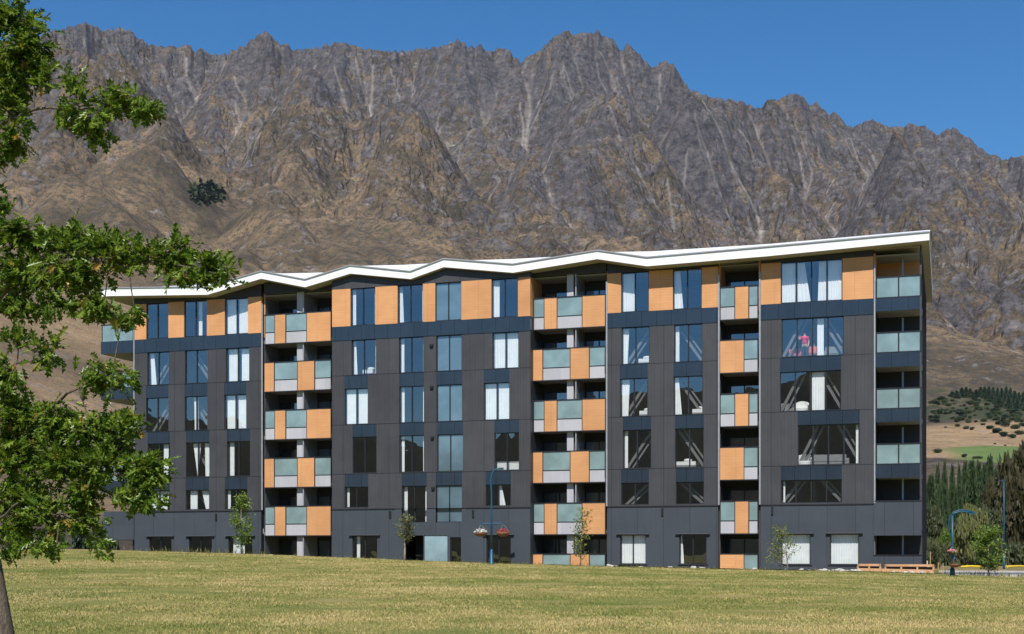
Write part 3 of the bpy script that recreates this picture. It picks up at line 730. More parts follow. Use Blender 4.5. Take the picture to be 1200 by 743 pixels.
# column specs: bearing pairs per row, curtains, brace (+1 rises to the right)
C_ALL = [(0, .47), (.53, 1)]
COLS = {
 'wing': (157.6, 306.4, 0.0, [
   dict(A=(171.5, 197.4), B=(172.7, 198), C=(171.2, 197.4), D=(173.2, 199), E=(173.6, 198.8), P=(175, 201), brace=1,
        curt=dict(B=[((0, .18), (.05, .30))], D=[(.62, .86)], E=[((.1, .9), (.0, .8))])),
   dict(A=(215.8, 242.5), B=(216.8, 243.4), C=(216.4, 243), D=(218, 245.3), E=(217.7, 245), P=(221.5, 248.4), brace=-1,
        curt=dict(A=[(.56, .72)], C=[((.3, .5), (.33, .52))], D=[((.2, .55), (.4, .42)), ((.72, .9), (.75, .98))], E=[(.08, .42), ((.6, .9), (.78, 1))])),
   dict(A=(263.6, 290.7), B=(264.8, 292), C=(262.8, 288.5), D=(266, 293), E=(263.7, 289.8), P=(267.6, 295.7), brace=0,
        curt=dict(A=C_ALL, B=[(.02, .40), (.60, .95)], C=[(.02, .48), (.55, .93)], D=[(.0, .2)], E=[(.0, .14)], P=[(.1, .6)]))]),
 'middle': (389.2, 621.6, MID, [
   dict(A=(410.8, 439.9), B=(412, 440.6), C=(403.8, 431), D=(413.2, 441.3), E=(403.8, 431.6), P=(413, 442), brace=0,
        curt=dict(A=[(0, .13), (.93, 1)], B=[((0, .08), (0, .14)), (.93, 1)], C=C_ALL, E=[(0, .1)], P=[(.08, .22)])),
   dict(A=(466, 495.7), B=(467.6, 496.2), C=(468, 496.8), D=(468, 496.8), E=(471, 500), P=None, brace=0, longE=True,
        curt=dict(A=[((0, .1), (0, .16)), (.93, 1)], B=[(0, .12), (.94, 1)], C=[(0, .12), (.92, 1)], D=[(0, .12), (.92, 1)], E=[(0, .14), (.9, 1)])),
   dict(A=(510.2, 540.5), B=(511.4, 541), C=(511.8, 541.6), D=(512.4, 542.8), E=(511, 541.5), P=None, brace=0, longE=True, stair=True, curt={}),
   dict(A=(576, 607), B=(577, 607.6), C=(566.9, 597), D=(579.4, 608.3), E=(569, 598.6), P=(570, 598.6), brace=0,
        curt=dict(A=[(0, .24)], B=C_ALL, C=C_ALL, E=[((.48, .58), (.48, .75))]))]),
 'east': (711.8, 841.6, 0.0, [
   dict(A=(728, 760.4), B=(728.4, 761), C=(726.7, 759), D=(730, 763), E=(727.9, 760.4), P=(726.6, 756.8), brace=1,
        curt=dict(A=[(0, .46)], B=[((0, .22), (0, .16))], C=[((0, .3), (0, .24))], D=[((0, .12), (0, .12))], P=[(0, 1)])),
   dict(A=(788.6, 822.4), B=(790, 823), C=(789.4, 823.6), D=(791, 824.7), E=(792, 825), P=(796, 828), brace=-1,
        curt=dict(A=[((0, .2), (0, .32))], B=[(0, .13)], C=[((0, .12), (0, .24))], P=[((0, .05), (0, .12))]))]),
 'corner': (891.6, 1023.4, 0.0, [
   dict(A=(915, 987.2), B=(916, 988.7), C=(914, 985.7), D=(934.8, 1007.3), E=(915, 986.6), P=(915.5, 949.6), P2=(972.4, 1006.7), n=4, brace=2,
        curt=dict(A=[(0, .23), ((.26, .38), (.26, .48)), ((.62, .74), (.60, .74)), (.77, 1)], B=[(.57, .68)], C=[(.52, .73)], D=[(.95, .99)], E=[(.02, .05)], P=[(0, 1)], P2=[(0, 1)]))]),
}
for bn, (p0, p1, d, cols) in COLS.items():
    s0, s1 = S(p0, d), S(p1, d); holes = []; ph = []
    spans = []
    for c in cols:
        n = c.get('n', 2)
        for r, nxt in (('B', None), ('C', 13.15), ('D', 9.94), ('E', 6.74)):
            a, e = S(c[r][0], d), S(c[r][1], d); zs_, zh = ROWS[r]
            if c.get('longE') and r == 'E': zs_ = 3.55
            holes.append((a, e, max(zs_, 4.45), nxt or zh)) if not (c.get('longE') and r == 'E') else holes.append((a, e, 4.45, nxt))
            if c.get('longE') and r == 'E': ph.append((a, e, zs_, 4.45))
            window(a, e, zs_, zh, d, n, c['curt'].get(r, ()), M_STAIRG if c.get('stair') else None)
            if nxt:
                q = MB(); q.box(a, e, d + .02, d + .12, zh + .003, nxt - .003); q.build('spandrel_panel', M_BAND, bld)
            if c['brace'] in (1, -1): brace(a, e, zs_ - .1, zh + .1, d, c['brace'] == 1)
            if c['brace'] == 2:
                w_ = (e - a); brace(a - .1, a + w_ * .33, zs_ - .1, zh + .1, d, True); brace(a + w_ * .62, e + .1, zs_ - .1, zh + .1, d, False)
        spans.append((S(c['A'][0], d), S(c['A'][1], d), n, c['curt'].get('A', ()), c.get('stair')))
        for key in ('P', 'P2'):
            if c.get(key):
                a, e = S(c[key][0], d - .05), S(c[key][1], d - .05); ph.append((a, e, *ROWS['P']))
                wd_ = window(a, e, *ROWS['P'], d - .05, 1 if key == 'P2' or bn == 'corner' else 2, c['curt'].get(key, ()))
                q = MB(); q.box(a - .22, e + .22, d - .22, d - .05 - .001, ROWS['P'][1] + .02, ROWS['P'][1] + .055); q.build('hood', M_HOOD, wd_)
                q = MB(); q.box(a - .10, e + .10, d - .10, d - .05 - .001, ROWS['P'][0] - .06, ROWS['P'][0] - .01); q.build('sill', M_FRAME, wd_)
    # top row: orange panels between the windows
    x = s0
    for a, e, n, cu, st in spans + [(s1, s1, 0, (), None)]:
        if a - x > 0.05:
            q = MB(); q.box(x + .004, a - .004, d - .02, d + .18, A_S + .004, A_H - .004); q.build('orange_panel', M_ORANGE, bld)
        if n: window(a, e, A_S + .02, A_H - .004, d - .02, n, cu, M_STAIRG if st else None)
        x = e
    wall('wall', s0, s1, 4.45, 15.44, d, holes, M_CLAD)
    # glassy band below the top row
    q = MB(); q.box(s0, s1, d - .03, d + .20, 15.445, A_S - .002); q.build('spandrel_band', M_BAND, bld)
    # head wall up to the soffit
    q = MB(); nn_ = 24; xs_ = sorted({s0, s1} | {s for s in RS if s0 < s < s1})
    for a, e in zip(xs_[:-1], xs_[1:]):
        q.poly([(a, d - .02, A_H), (e, d - .02, A_H), (e, d - .02, roof_under(e) - .002), (a, d - .02, roof_under(a) - .002)])
        q.poly([(e, d + .18, A_H), (a, d + .18, A_H), (a, d + .18, roof_under(a) - .002), (e, d + .18, roof_under(e) - .002)])
    q.poly([(s1, d - .02, A_H), (s1, d + .6, A_H), (s1, d + .6, roof_under(s1)), (s1, d - .02, roof_under(s1))])
    q.build('head_wall', M_CLAD if bn == 'middle' else M_SOFFW, bld)  # the other blocks get the darker tone, eave shade painted in
    # podium
    if bn == 'middle':
        ph += [(S(477.5), S(496.5, d), -.5, 2.72), (S(497.2, d), S(524.6, d), -.5, 2.72), (S(527.8, d), S(540.6, d), -.5, 2.60)]
    pe0 = s0 if bn != 'wing' else S(157.6, -.05)
    wall('podium_wall', pe0, s1, -.6, 4.40, d - .05, ph, M_POD)
    q = MB()
    for la, lb_ in (((s0, S(463, d)), (S(545.5, d), s1)) if bn == 'middle' else ((s0, s1),)):
        q = MB(); q.box(la, lb_, d - .09, d - .001, 4.405, 4.47); q.build('ledge', M_FRAME, bld)

# entrance in the middle block
dm = MID - .05
b = MB(); a, e = S(497.2, dm), S(524.6, dm); b.box(a, e, dm + .05, dm + .08, 0.0, 2.72); b.build('frosted_screen', frosted('entrance_glass', (0.36, 0.50, 0.55), .3, .1), bld)
window(S(527.8, dm), S(540.6, dm), 0.9, 2.60, dm, 1)
b = MB(); b.box(S(527.8, dm), S(540.6, dm), dm + .05, dm + .1, -.5, .9); b.build('panel_below_window', M_DARK, bld)
b = MB(); b.box(S(477.5), S(496.5, dm), 1.4, 1.5, -.5, 2.7); b.build('entrance_back_wall', M_FRAME, bld)

# side reveals of the proud middle block (the right one is seen)
for p, sg in ((389.2, -1), (621.6, 1)):
    s = S(p, MID)
    b = MB(); b.box(s - .14 if sg > 0 else s, s if sg > 0 else s + .14, MID + .21, 1.9, A_S, A_H); b.build('orange_return', M_ORANGE, bld)
    b = MB(); b.box(s - .14 if sg > 0 else s, s if sg > 0 else s + .14, MID + .225, 1.9, 4.45, A_S - .003); b.build('return_wall', M_CLAD, bld)
    b = MB(); b.box(s - .14 if sg > 0 else s, s if sg > 0 else s + .14, MID + .18, 1.9, -.6, 4.44); b.build('podium_return', M_POD, bld)
# long light corner trims
for p, d, zt in ((157.6, 0, 18.8), (307.6, 0, 18.8), (711.2, 0, 18.8), (842.6, 0, 18.8), (890.6, 0, 18.8), (1025.0, 0, 18.8)):
    s = S(p, d); b = MB(); b.box(s - .045, s + .045, d - .07, d - .005, 4.48, A_S - .35 + 2.3); b.build('corner_trim', M_TRIM, bld)
# little vents
M_VENT = plain('black_vent', (0.01, 0.01, 0.01), 0.5)
for px, py in ((505.9, 404.7), (506.2, 453.5), (507, 512.7), (507.8, 572)):
    s = S(px, MID); z = ZL(px, py, MID); b = MB(); b.box(s - .11, s + .11, MID - .14, MID - .001, z - .08, z + .06); b.build('vent', M_VENT, bld)
for px, py, d in ((253.5, 606, -.05), (457.5, 603, dm), (554.5, 602, dm), (776, 600, -.05), (905, 598.5, -.05)):
    s = S(px, d); z = ZL(px, py, d); b = MB(); b.box(s - .06, s + .06, d - .08, d - .001, z - .22, z + .22); b.build('overflow_spout', M_VENT, bld)

# ------------------------------------------------------------------ recessed balconies
TOPS = [17.49, 14.30, 11.09, 7.89, 4.67, 1.50]
def balcony_stack(p0, p1, pats, div, dback=2.1, grd=None):
    s0, s1 = S(p0), S(p1)
    for i, zt in enumerate(TOPS):
        zb = zt - 1.90; segs = pats[i]
        if segs is None: continue
        if i == 5: zb = -.3
        # slab + edge
        q = MB(); q.box(s0, s1, .05, dback, max(zb, -.2) + .02, max(zb, -.2) + .24)
        bal = q.build('balcony', M_CONC, bld)
        fr = MB(); fr.box(s0, s1, -.045, .045, zt, zt + .07); fr.box(s0, s1, -.045, .045, zb - .06, zb)
        for (kind, a, c) in segs:
            sa, sc = S(a), S(c); fr.box(sa - .05, sa - .005, -.03, .03, zb, zt)
            if kind == 'o':
                q = MB(); q.box(sa, sc, -.04, .02, zb + .003, zt - .003); q.build('orange_panel', M_ORANGE, bal)
            else:
                zm = zt - .42 * 1.90 - .35
                q = MB(); q.box(sa, sc, -.012, .012, zm + .03, zt - .003); q.build('glass_panel', M_FROST, bal)
                if i < 5 or True:
                    q = MB(); q.box(sa, sc, -.02, .02, zb + .003, zm - .03); q.build('grey_panel', M_GREYP, bal)
                fr.box(sa, sc, -.03, .03, zm - .029, zm + .029)
        fr.box(s1 - .05, s1 - .003, -.03, .03, zb, zt)
        fr.build('balustrade_frame', M_FRAME, bal)
        # ceiling of this level is the slab above; dark back wall with sliding doors
    zt0, zb0 = 18.85, -.6
    # dividers
    for (p, w, mt, dd) in div:
        s = S(p, .2)
        for i in range(6):
            lo = TOPS[i] - 1.66; hi = (TOPS[i - 1] - 1.89) if i else roof_under(s) - .01
            q = MB(); q.box(s - w / 2, s + w / 2, dd, dback - .002, max(lo, -.2), hi); q.build('divider', mt, bld)
    holes = []
    edges = [s0] + sorted([S(p, dback) for p, w, mt, dd in div if w > .15]) + [s1]
    for e0, e1 in zip(edges[:-1], edges[1:]):
        for i in range(6):
            lo = TOPS[i] - 1.62; a = e0 + .35 * (e1 - e0) if e1 - e0 > 2.5 else e0 + .15; a2 = e1 - .12
            if i == 5: lo = -.1
            holes.append((a, a2, lo, TOPS[i] + .80 if i < 5 else 2.5))
            window(a, a2, lo, TOPS[i] + .80 if i < 5 else 2.5, dback, 2)
    wall('balcony_back_wall', s0 - .3, s1 + .3, -.6, 20.3 if p0 > 600 else 19.6, dback, holes, M_DARK, ends=False)
    # side walls of the recess
    for s, sg in ((s0, -1), (s1, 1)):
        b = MB(); b.box(s, s + sg * .12, .22 if not (p0 < 400 and sg > 0 or 600 < p0 < 700 and sg < 0) else 1.91, dback, -.6, A_S - .3); b.build('recess_side_wall', M_DARK, bld)
        b = MB(); b.box(s, s + sg * .10, .19 if not (p0 < 400 and sg > 0 or 600 < p0 < 700 and sg < 0) else 1.91, dback, A_S - .298, 19.0); b.build('orange_return', M_ORANGE, bld)
    # beam under the soffit
    b = MB(); xs_ = sorted({s0, s1} | {s for s in RS if s0 < s < s1})
    for a, e in zip(xs_[:-1], xs_[1:]):
        ra, re_ = roof_under(a) - .003, roof_under(e) - .003
        b.poly([(a, .02, 18.95), (e, .02, 18.95), (e, .02, re_), (a, .02, ra)])
        b.poly([(e, .12, 18.95), (a, .12, 18.95), (a, .12, ra), (e, .12, re_)])
    b.poly([(s0, .02, 18.95), (s0, .12, 18.95), (s1, .12, 18.95), (s1, .02, 18.95)])
    b.build('head_wall', M_SOFFW, bld)
    b = MB(); b.poly([(s0, .12, 18.99), (s0, dback, 18.99), (s1, dback, 18.99), (s1, .12, 18.99)]); b.build('recess_ceiling', M_SOFFIT, bld)
pa = [('g', 311.2, 321.8), ('o', 322.6, 334.6), ('g', 335.8, 359.2), ('o', 360, 387.6)]
pb = [('o', 310.4, 321.2), ('g', 322.2, 348.2), ('o', 349.2, 368.4), ('g', 369.6, 387.6)]
balcony_stack(309.2, 388.4, [pa, pb, pa, pb, pa, None], [(351, .42, M_GREYP, .25), (356.6, .07, M_TRIM, .05)])
pa = [('g', 626, 637.4), ('o', 638.3, 652.5), ('g', 653.4, 681.9), ('o', 682.8, 709)]
pb = [('o', 625, 635.8), ('g', 636.8, 668), ('o', 668.8, 690.2), ('g', 691.2, 708.6)]
balcony_stack(622.6, 710.2, [pa, pb, pa, pb, pa, pb], [(668, .42, M_GREYP, .25), (675.5, .07, M_TRIM, .05)])
pa = [('g', 844.6, 860.6), ('o', 861.6, 877), ('g', 878.2, 887.6)]
pb = [('o', 844, 871.6), ('g', 872.4, 887.6)]
balcony_stack(843.6, 888.6, [pa, pb, pa, pb, pa, pb], [])

# ------------------------------------------------------------------ balconies at the right corner
s0, s1 = S(1026.4), S(1080); dback = 2.4; sp = S(1058, 1.3)
lv = [(16.25, 17.72, 15.62), (13.10, 14.54, 12.50), (9.90, 11.37, 9.30), (6.72, 8.17, 6.06)]
for i in range(4):
    py_top = [324.6, 389.7, 455.4, 520.5][i]; py_mid = [348.2, 412.5, 478.5, 543.6][i]; py_bot = [363.5, 429.4, 493.7, 559.4][i]
    zt, zm, zb = (ZL(1052, y) for y in (py_top, py_mid, py_bot))
    b = MB(); b.box(s0, s1, .05, dback, zb, zb + .25); bal = b.build('balcony', M_CONC, bld)
    b = MB(); b.box(s0, s1 + .02, -.04, .045, zb - .02, zm - .03); b.build('spandrel_panel', M_BAND, bal)
    b = MB(); md = (s0 + s1) / 2
    b.box(s0, s1, -.05, .05, zt, zt + .06); b.box(s0, s1, -.05, .05, zm - .028, zm + .03)
    for x in (s0 + .03, md, s1 - .03): b.box(x - .03, x + .03, -.045, .045, zm + .032, zt - .002)
    b.box(s1 - .06, s1, .06, 2.3, zt, zt + .06)
    b.build('balustrade_frame', M_FRAME, bal)
    for x0, x1 in ((s0 + .07, md - .04), (md + .04, s1 - .07)):
        b = MB(); b.box(x0, x1, -.012, .012, zm + .034, zt - .004); b.build('glass_panel', M_FROST, bal)
    b = MB(); b.box(s1 - .03, s1 - .01, .1, 2.2, zm + .03, zt - .002); b.build('glass_panel', M_FROST, bal)
    b = MB(); b.box(sp - .05, sp + .05, 1.25, 1.35, zb + .25, zb + 3.0 if i else 19.0); b.build('post', M_TRIM, bld)
zt5, zb5, zo5, zw5 = (ZL(1052, y) for y in (588, 627.5, 651.2, 586))
b = MB(); b.box(s0 - .1, s1, -.05, .17, zb5, zt5); b.box(s0 - .1, s1, .17, dback, zb5 + .3, zb5 + .5); b.build('podium_wall', M_POD, bld)
b = MB(); b.box(s0 - .1, s1 + .0, -.07, .22, zt5, zt5 + .08); b.build('coping', M_FRAME, bld)
b = MB(); b.box(s0 - .1, s1, -.05, .17, -.6, zo5); b.build('podium_wall', M_POD, bld)
b = MB(); b.box(s0 - .12, s1 + .0, -.08, .22, zo5, zo5 + .06); b.build('coping', M_FRAME, bld)
b = MB(); b.box(s0 - .16, s0 - .101, -.05, .17, -.6, 4.4); b.build('podium_wall', M_POD, bld)
for zlo, zhi in ((4.7, 6.0), (zo5 + .06, zb5 + .28)):
    b = MB(); b.box(sp - .05, sp + .05, 1.25, 1.35, zlo, zhi); b.build('post', M_TRIM, bld)
b = MB(); b.box(s0, s1 - .02, dback, dback + .2, -.6, 16.3); b.build('balcony_back_wall', M_DARK, bld)
b = MB(); b.box(s0, s1 - .02, dback, dback + .2, 16.31, 19.6); b.build('balcony_back_wall', M_ORANGE, bld)
b = MB(); b.box(s0 - .14, s0 - .02, .22, dback, 4.5, 16.3); b.build('recess_side_wall', M_CLAD, bld)
b = MB(); b.box(s0 - .14, s0 - .02, .19, dback, 16.31, 19.0); b.build('orange_return', M_ORANGE, bld)
b = MB(); zr = roof_under(s1)
b.poly([(s0 - .1, -.02, 19.25), (s1, -.02, 19.25), (s1, -.02, zr), (s0 - .1, -.02, roof_under(s0 - .1))])
b.poly([(s1, -.02, 19.25), (s1, 18, 19.25), (s1, 18, zr), (s1, -.02, zr)])
b.build('head_wall', M_SOFFW, bld)
b = MB(); b.poly([(s0, .0, 19.26), (s0, dback, 19.26), (s1, dback, 19.26), (s1, .0, 19.26)]); b.build('recess_ceiling', M_SOFFIT, bld)
# right side wall, with its own narrow strips
side_h = []
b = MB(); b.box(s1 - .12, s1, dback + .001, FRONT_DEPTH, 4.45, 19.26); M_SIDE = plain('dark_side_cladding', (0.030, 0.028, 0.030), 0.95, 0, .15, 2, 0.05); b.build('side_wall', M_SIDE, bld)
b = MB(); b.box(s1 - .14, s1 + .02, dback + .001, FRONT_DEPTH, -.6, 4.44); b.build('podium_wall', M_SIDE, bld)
b = MB(); b.box(s1 - .10, s1 + .0, -.045, .16, 4.9, 19.2); b.build('corner_post', M_CLAD, bld)

# ------------------------------------------------------------------ left end: cantilevered balconies, podium wing
sL = S(157.6); s_out = S(119.5)
for i, (yt, ym, yb) in enumerate(((380.6, 399.2, 414.0), (435.5, 453.5, 468), (490, 508, 522), (545, 563, 577))):
    zt, zm, zb = (ZL(138, y) for y in (yt, ym, yb))
    b = MB(); b.box(s_out, sL - .06, .05, 4.0, zb + .02, zb + .25); bal = b.build('balcony', M_CONC, bld)
    b = MB(); b.box(s_out, sL - .06, -.03, .045, zb, zm - .03); b.box(s_out - .07, s_out - .001, -.03, 4.0, zb, zm - .03); b.build('spandrel_panel', M_BAND, bal)
    b = MB(); b.box(s_out, sL - .06, -.04, .04, zt, zt + .05); md = (s_out + sL) / 2; b.box(s_out - .07, s_out - .001, -.04, 4.0, zt, zt + .05)
    for x in (s_out + .03, md, sL - .1): b.box(x - .025, x + .025, -.03, .03, zm - .028, zt - .002)
    b.build('balustrade_frame', M_FRAME, bal)
    for x0, x1 in ((s_out + .06, md - .03), (md + .03, sL - .13)):
        b = MB(); b.box(x0, x1, -.012, .012, zm - .026, zt - .004); b.build('glass_panel', M_FROST, bal)
    b = MB(); b.box(s_out - .05, s_out - .02, .05, 3.9, zm - .026, zt - .004); b.build('glass_panel', M_FROST, bal)
b = MB(); b.box(sL - .7, sL - .061, 1.2, FRONT_DEPTH, 4.45, roof_under(sL - .7) - .01); b.build('side_wall', M_CLAD, bld)
b = MB(); b.box(sL, sL + .15, .225, FRONT_DEPTH, 4.46, A_H); b.build('side_wall', M_CLAD, bld)
zt, zb = ZL(138, 599.3), ZL(138, 632.5)
b = MB(); b.box(S(121.8), sL - .002, -.05, 8.0, zb, zt); b.build('podium_wing', M_POD, bld)
b = MB(); b.box(sL - .35, sL - .05, .3, 8.0, -.6, zb - .002); b.build('column', M_FRAME, bld)

# ------------------------------------------------------------------ floors, rooms and back of the building
bs0, bs1 = sL + .15, s1 - .12
b = MB()
for z in (15.95, 12.95, 9.74, 6.54, 3.20):
    segs = [(bs0, S(308)), (S(389.6, .3), S(621)), (S(712.5), S(841)), (S(892.3), S(1024))]
    for a, e in segs: b.box(a, e, .23 , 5.2, z - .3, z + .03)
b.build('floor_slab', M_CEIL, bld)
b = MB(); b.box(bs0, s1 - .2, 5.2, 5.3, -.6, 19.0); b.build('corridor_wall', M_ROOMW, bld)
b = MB()
for p in (204, 254, 308.5, 389.8, 452, 503, 555, 621.2, 712.4, 775, 841.4, 892.2, 952, 1024.2):
    dd = .24 if p < 389 or p > 622 else MID + .24
    b.box(S(p) - .05, S(p) + .05, dd + .9 if p in (204, 254, 452, 503, 555, 775, 952) else max(dd, .24) + (.0 if p > 622 or p < 389 else 1.7), 5.19, -.6, 18.75)
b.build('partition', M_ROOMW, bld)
b = MB(); b.box(bs0, bs1, FRONT_DEPTH - .2, FRONT_DEPTH, -.6, 18.9); b.build('back_wall', M_CLAD, bld)
b = MB(); b.box(bs0, s1 - .15, .3, 5.19, 18.84, 18.9); b.build('top_ceiling', M_CEIL, bld)
# ================================================================== TREES AND PLANTS
def leaf_mat(name, c0, c1, c2=None, tl=0.35, rough=0.45):
    k = NT(name); rnd = k.n('ShaderNodeNewGeometry').outputs['Random Per Island']
    stops = [(0.0, c0), (0.95, c1)] + ([(0.99, c2)] if c2 else [])
    col = k.ramp(rnd, stops); k.color(col); k.set(rough, 0, 0.45)
    t = k.t; tr = t.nodes.new('ShaderNodeBsdfTranslucent'); mx = t.nodes.new('ShaderNodeMixShader'); mx.inputs[0].default_value = tl
    t.links.new(k.mix(0.5, col, (0.30, 0.42, 0.03), 'MIX'), tr.inputs[0])
    t.links.new(k.p.outputs[0], mx.inputs[1]); t.links.new(tr.outputs[0], mx.inputs[2]); t.links.new(mx.outputs[0], k.o.inputs[0])
    return k.m
def bark_mat(name, c0, c1):
    k = NT(name); ob = k.obj(); v = k.noise(7, 6, 0.7, k.mapped(ob, (2.5, 2.5, 0.7)))
    k.color(k.ramp(v, [(0.35, c0), (0.65, c1)])); k.set(0.9, 0, 0.2); k.bump(v, 1.0, 0.06); return k.m
M_OAKL = leaf_mat('oak_leaves', (0.075, 0.150, 0.014), (0.245, 0.335, 0.040), (0.42, 0.24, 0.06), 0.38, 0.34)
M_OAKB = bark_mat('oak_bark', (0.10, 0.075, 0.055), (0.24, 0.19, 0.15))
M_BARKL = bark_mat('pale_bark', (0.22, 0.18, 0.14), (0.42, 0.36, 0.30))

# lobed oak leaf, 1 long, folded along the midrib
_o = [(0, 0), (.07, .16), (.20, .24), (.09, .34), (.30, .52), (.12, .56), (.26, .80), (.09, .78), (0, 1.0)]
def leaf_template(outline):
    right = [(x, y, abs(x) * 0.35) for x, y in outline]; left = [(-x, y, abs(x) * 0.35) for x, y in outline[1:-1]]
    v = right + left + [(0, 0.30, 0), (0, .55, 0), (0, 0.78, 0)]
    nR = len(right); mid = [len(v) - 3, len(v) - 2, len(v) - 1]; f = []
    def side(idx):
        for a, b in zip(idx[:-1], idx[1:]):
            ym = (v[a][1] + v[b][1]) / 2; m = min(mid, key=lambda q: abs(v[q][1] - ym))
            f.append((a, b, m))
        f.append((idx[3], mid[1], mid[0])) ; f.append((idx[6], mid[2], mid[1]))
    R = list(range(nR)); L = [0] + list(range(nR, nR + len(left))) + [nR - 1]
    side(R); side(L); return np.array(v, float), np.array(f)
OAK_V, OAK_F = leaf_template(_o)
LEAF_V = np.array([(0, 0, 0), (.22, .3, .05), (.20, .65, .05), (0, 1, 0), (-.20, .65, .05), (-.22, .3, .05)], float); LEAF_F = np.array([(0, 1, 2), (0, 2, 3), (0, 3, 4), (0, 4, 5)])
def leaves(tv, tf, pos, ax, up, size):
    """pos (n,3); ax: leaf direction; up: leaf normal"""
    y = ax / (np.linalg.norm(ax, axis=1, keepdims=True) + 1e-9)
    x = np.cross(y, up); x /= (np.linalg.norm(x, axis=1, keepdims=True) + 1e-9); z = np.cross(x, y)
    V = pos[:, None, :] + size[:, None, None] * (tv[None, :, 0:1] * x[:, None] + tv[None, :, 1:2] * y[:, None] + tv[None, :, 2:3] * z[:, None])
    n, m = len(pos), len(tv)
    return V.reshape(-1, 3), (tf[None] + (np.arange(n) * m)[:, None, None]).reshape(-1, 3)

# ------------------------------------------------------------------ the oak on the left
oak = empty('oak_tree', (0, 0, 0)); OD = 0.78
base = W(4, 830, 18.0 * OD); oak.location = (base.x, base.y, float(ground_z(base.x, base.y)))
set_props(oak, 'leafy oak reaching in from the left edge of the lawn with lobed green leaves', 'tree')
OL = Vector(oak.location)
def P(px, py, dep): return W(px, py, dep * OD) - OL
b = MB(); tr = [Vector((0, 0, -.2))] + [P(3, 743, 18), P(-6, 690, 18), P(-14, 640, 18.0), P(-24, 560, 18), P(-32, 450, 18), P(-34, 330, 17.9), P(-30, 220, 18), P(-26, 110, 18), P(-24, 10, 18.1), P(-20, -70, 18)]
tr[0] = Vector((tr[1].x + .03, tr[1].y, -0.3))
b.tube(tr, [.145, .12, .112, .105, .098, .086, .074, .058, .043, .027, .012], 12); trunk = b.build('trunk', M_OAKB, oak, True)
LIMBS = [[(-26, 560, 18, .045), (20, 545, 17.4, .032), (80, 552, 17, .022), (150, 556, 16.6, .010)],
         [(-30, 520, 18, .045), (30, 498, 17.6, .030), (62, 478, 17.2, .020), (92, 455, 17, .014), (130, 440, 16.9, .007)],
         [(-33, 380, 18, .045), (20, 330, 17.4, .034), (80, 305, 17, .025), (150, 305, 16.7, .016), (215, 312, 16.5, .010), (262, 322, 16.4, .005)],
         [(-32, 300, 18, .03), (10, 270, 17.8, .02), (50, 268, 17.6, .01)],
         [(-28, 170, 18, .035), (10, 140, 17.6, .024), (58, 126, 17.3, .016), (105, 126, 17.2, .011), (165, 122, 17.1, .005)],
         [(-26, 110, 18, .03), (5, 70, 17.8, .02), (30, 30, 17.6, .010)],
         [(-30, 600, 18, .035), (20, 600, 17.2, .02), (70, 605, 16.8, .010)],
         [(-30, 460, 18, .03), (20, 425, 17.2, .018), (62, 418, 17, .008)],
         [(-28, 620, 18, .03), (-5, 610, 16.2, .02), (20, 590, 15.4, .010)]]
nodes = []
for L in LIMBS:
    b = MB(); pts = [P(x, y, d) for x, y, d, r in L]
    q = []; rr_ = []
    for i in range(len(pts) - 1):
        for t in (0, .33, .66):
            q.append(pts[i].lerp(pts[i + 1], t) + Vector((random.uniform(-.03, .03), random.uniform(-.03, .03), random.uniform(-.03, .03))) * (1 if t else 0)); rr_.append((L[i][3] * (1 - t) + L[i + 1][3] * t) * .78)
    q.append(pts[-1]); rr_.append(L[-1][3]); b.tube(q, rr_, 7); b.build('branch', M_OAKB, trunk, True); nodes += q[2:]
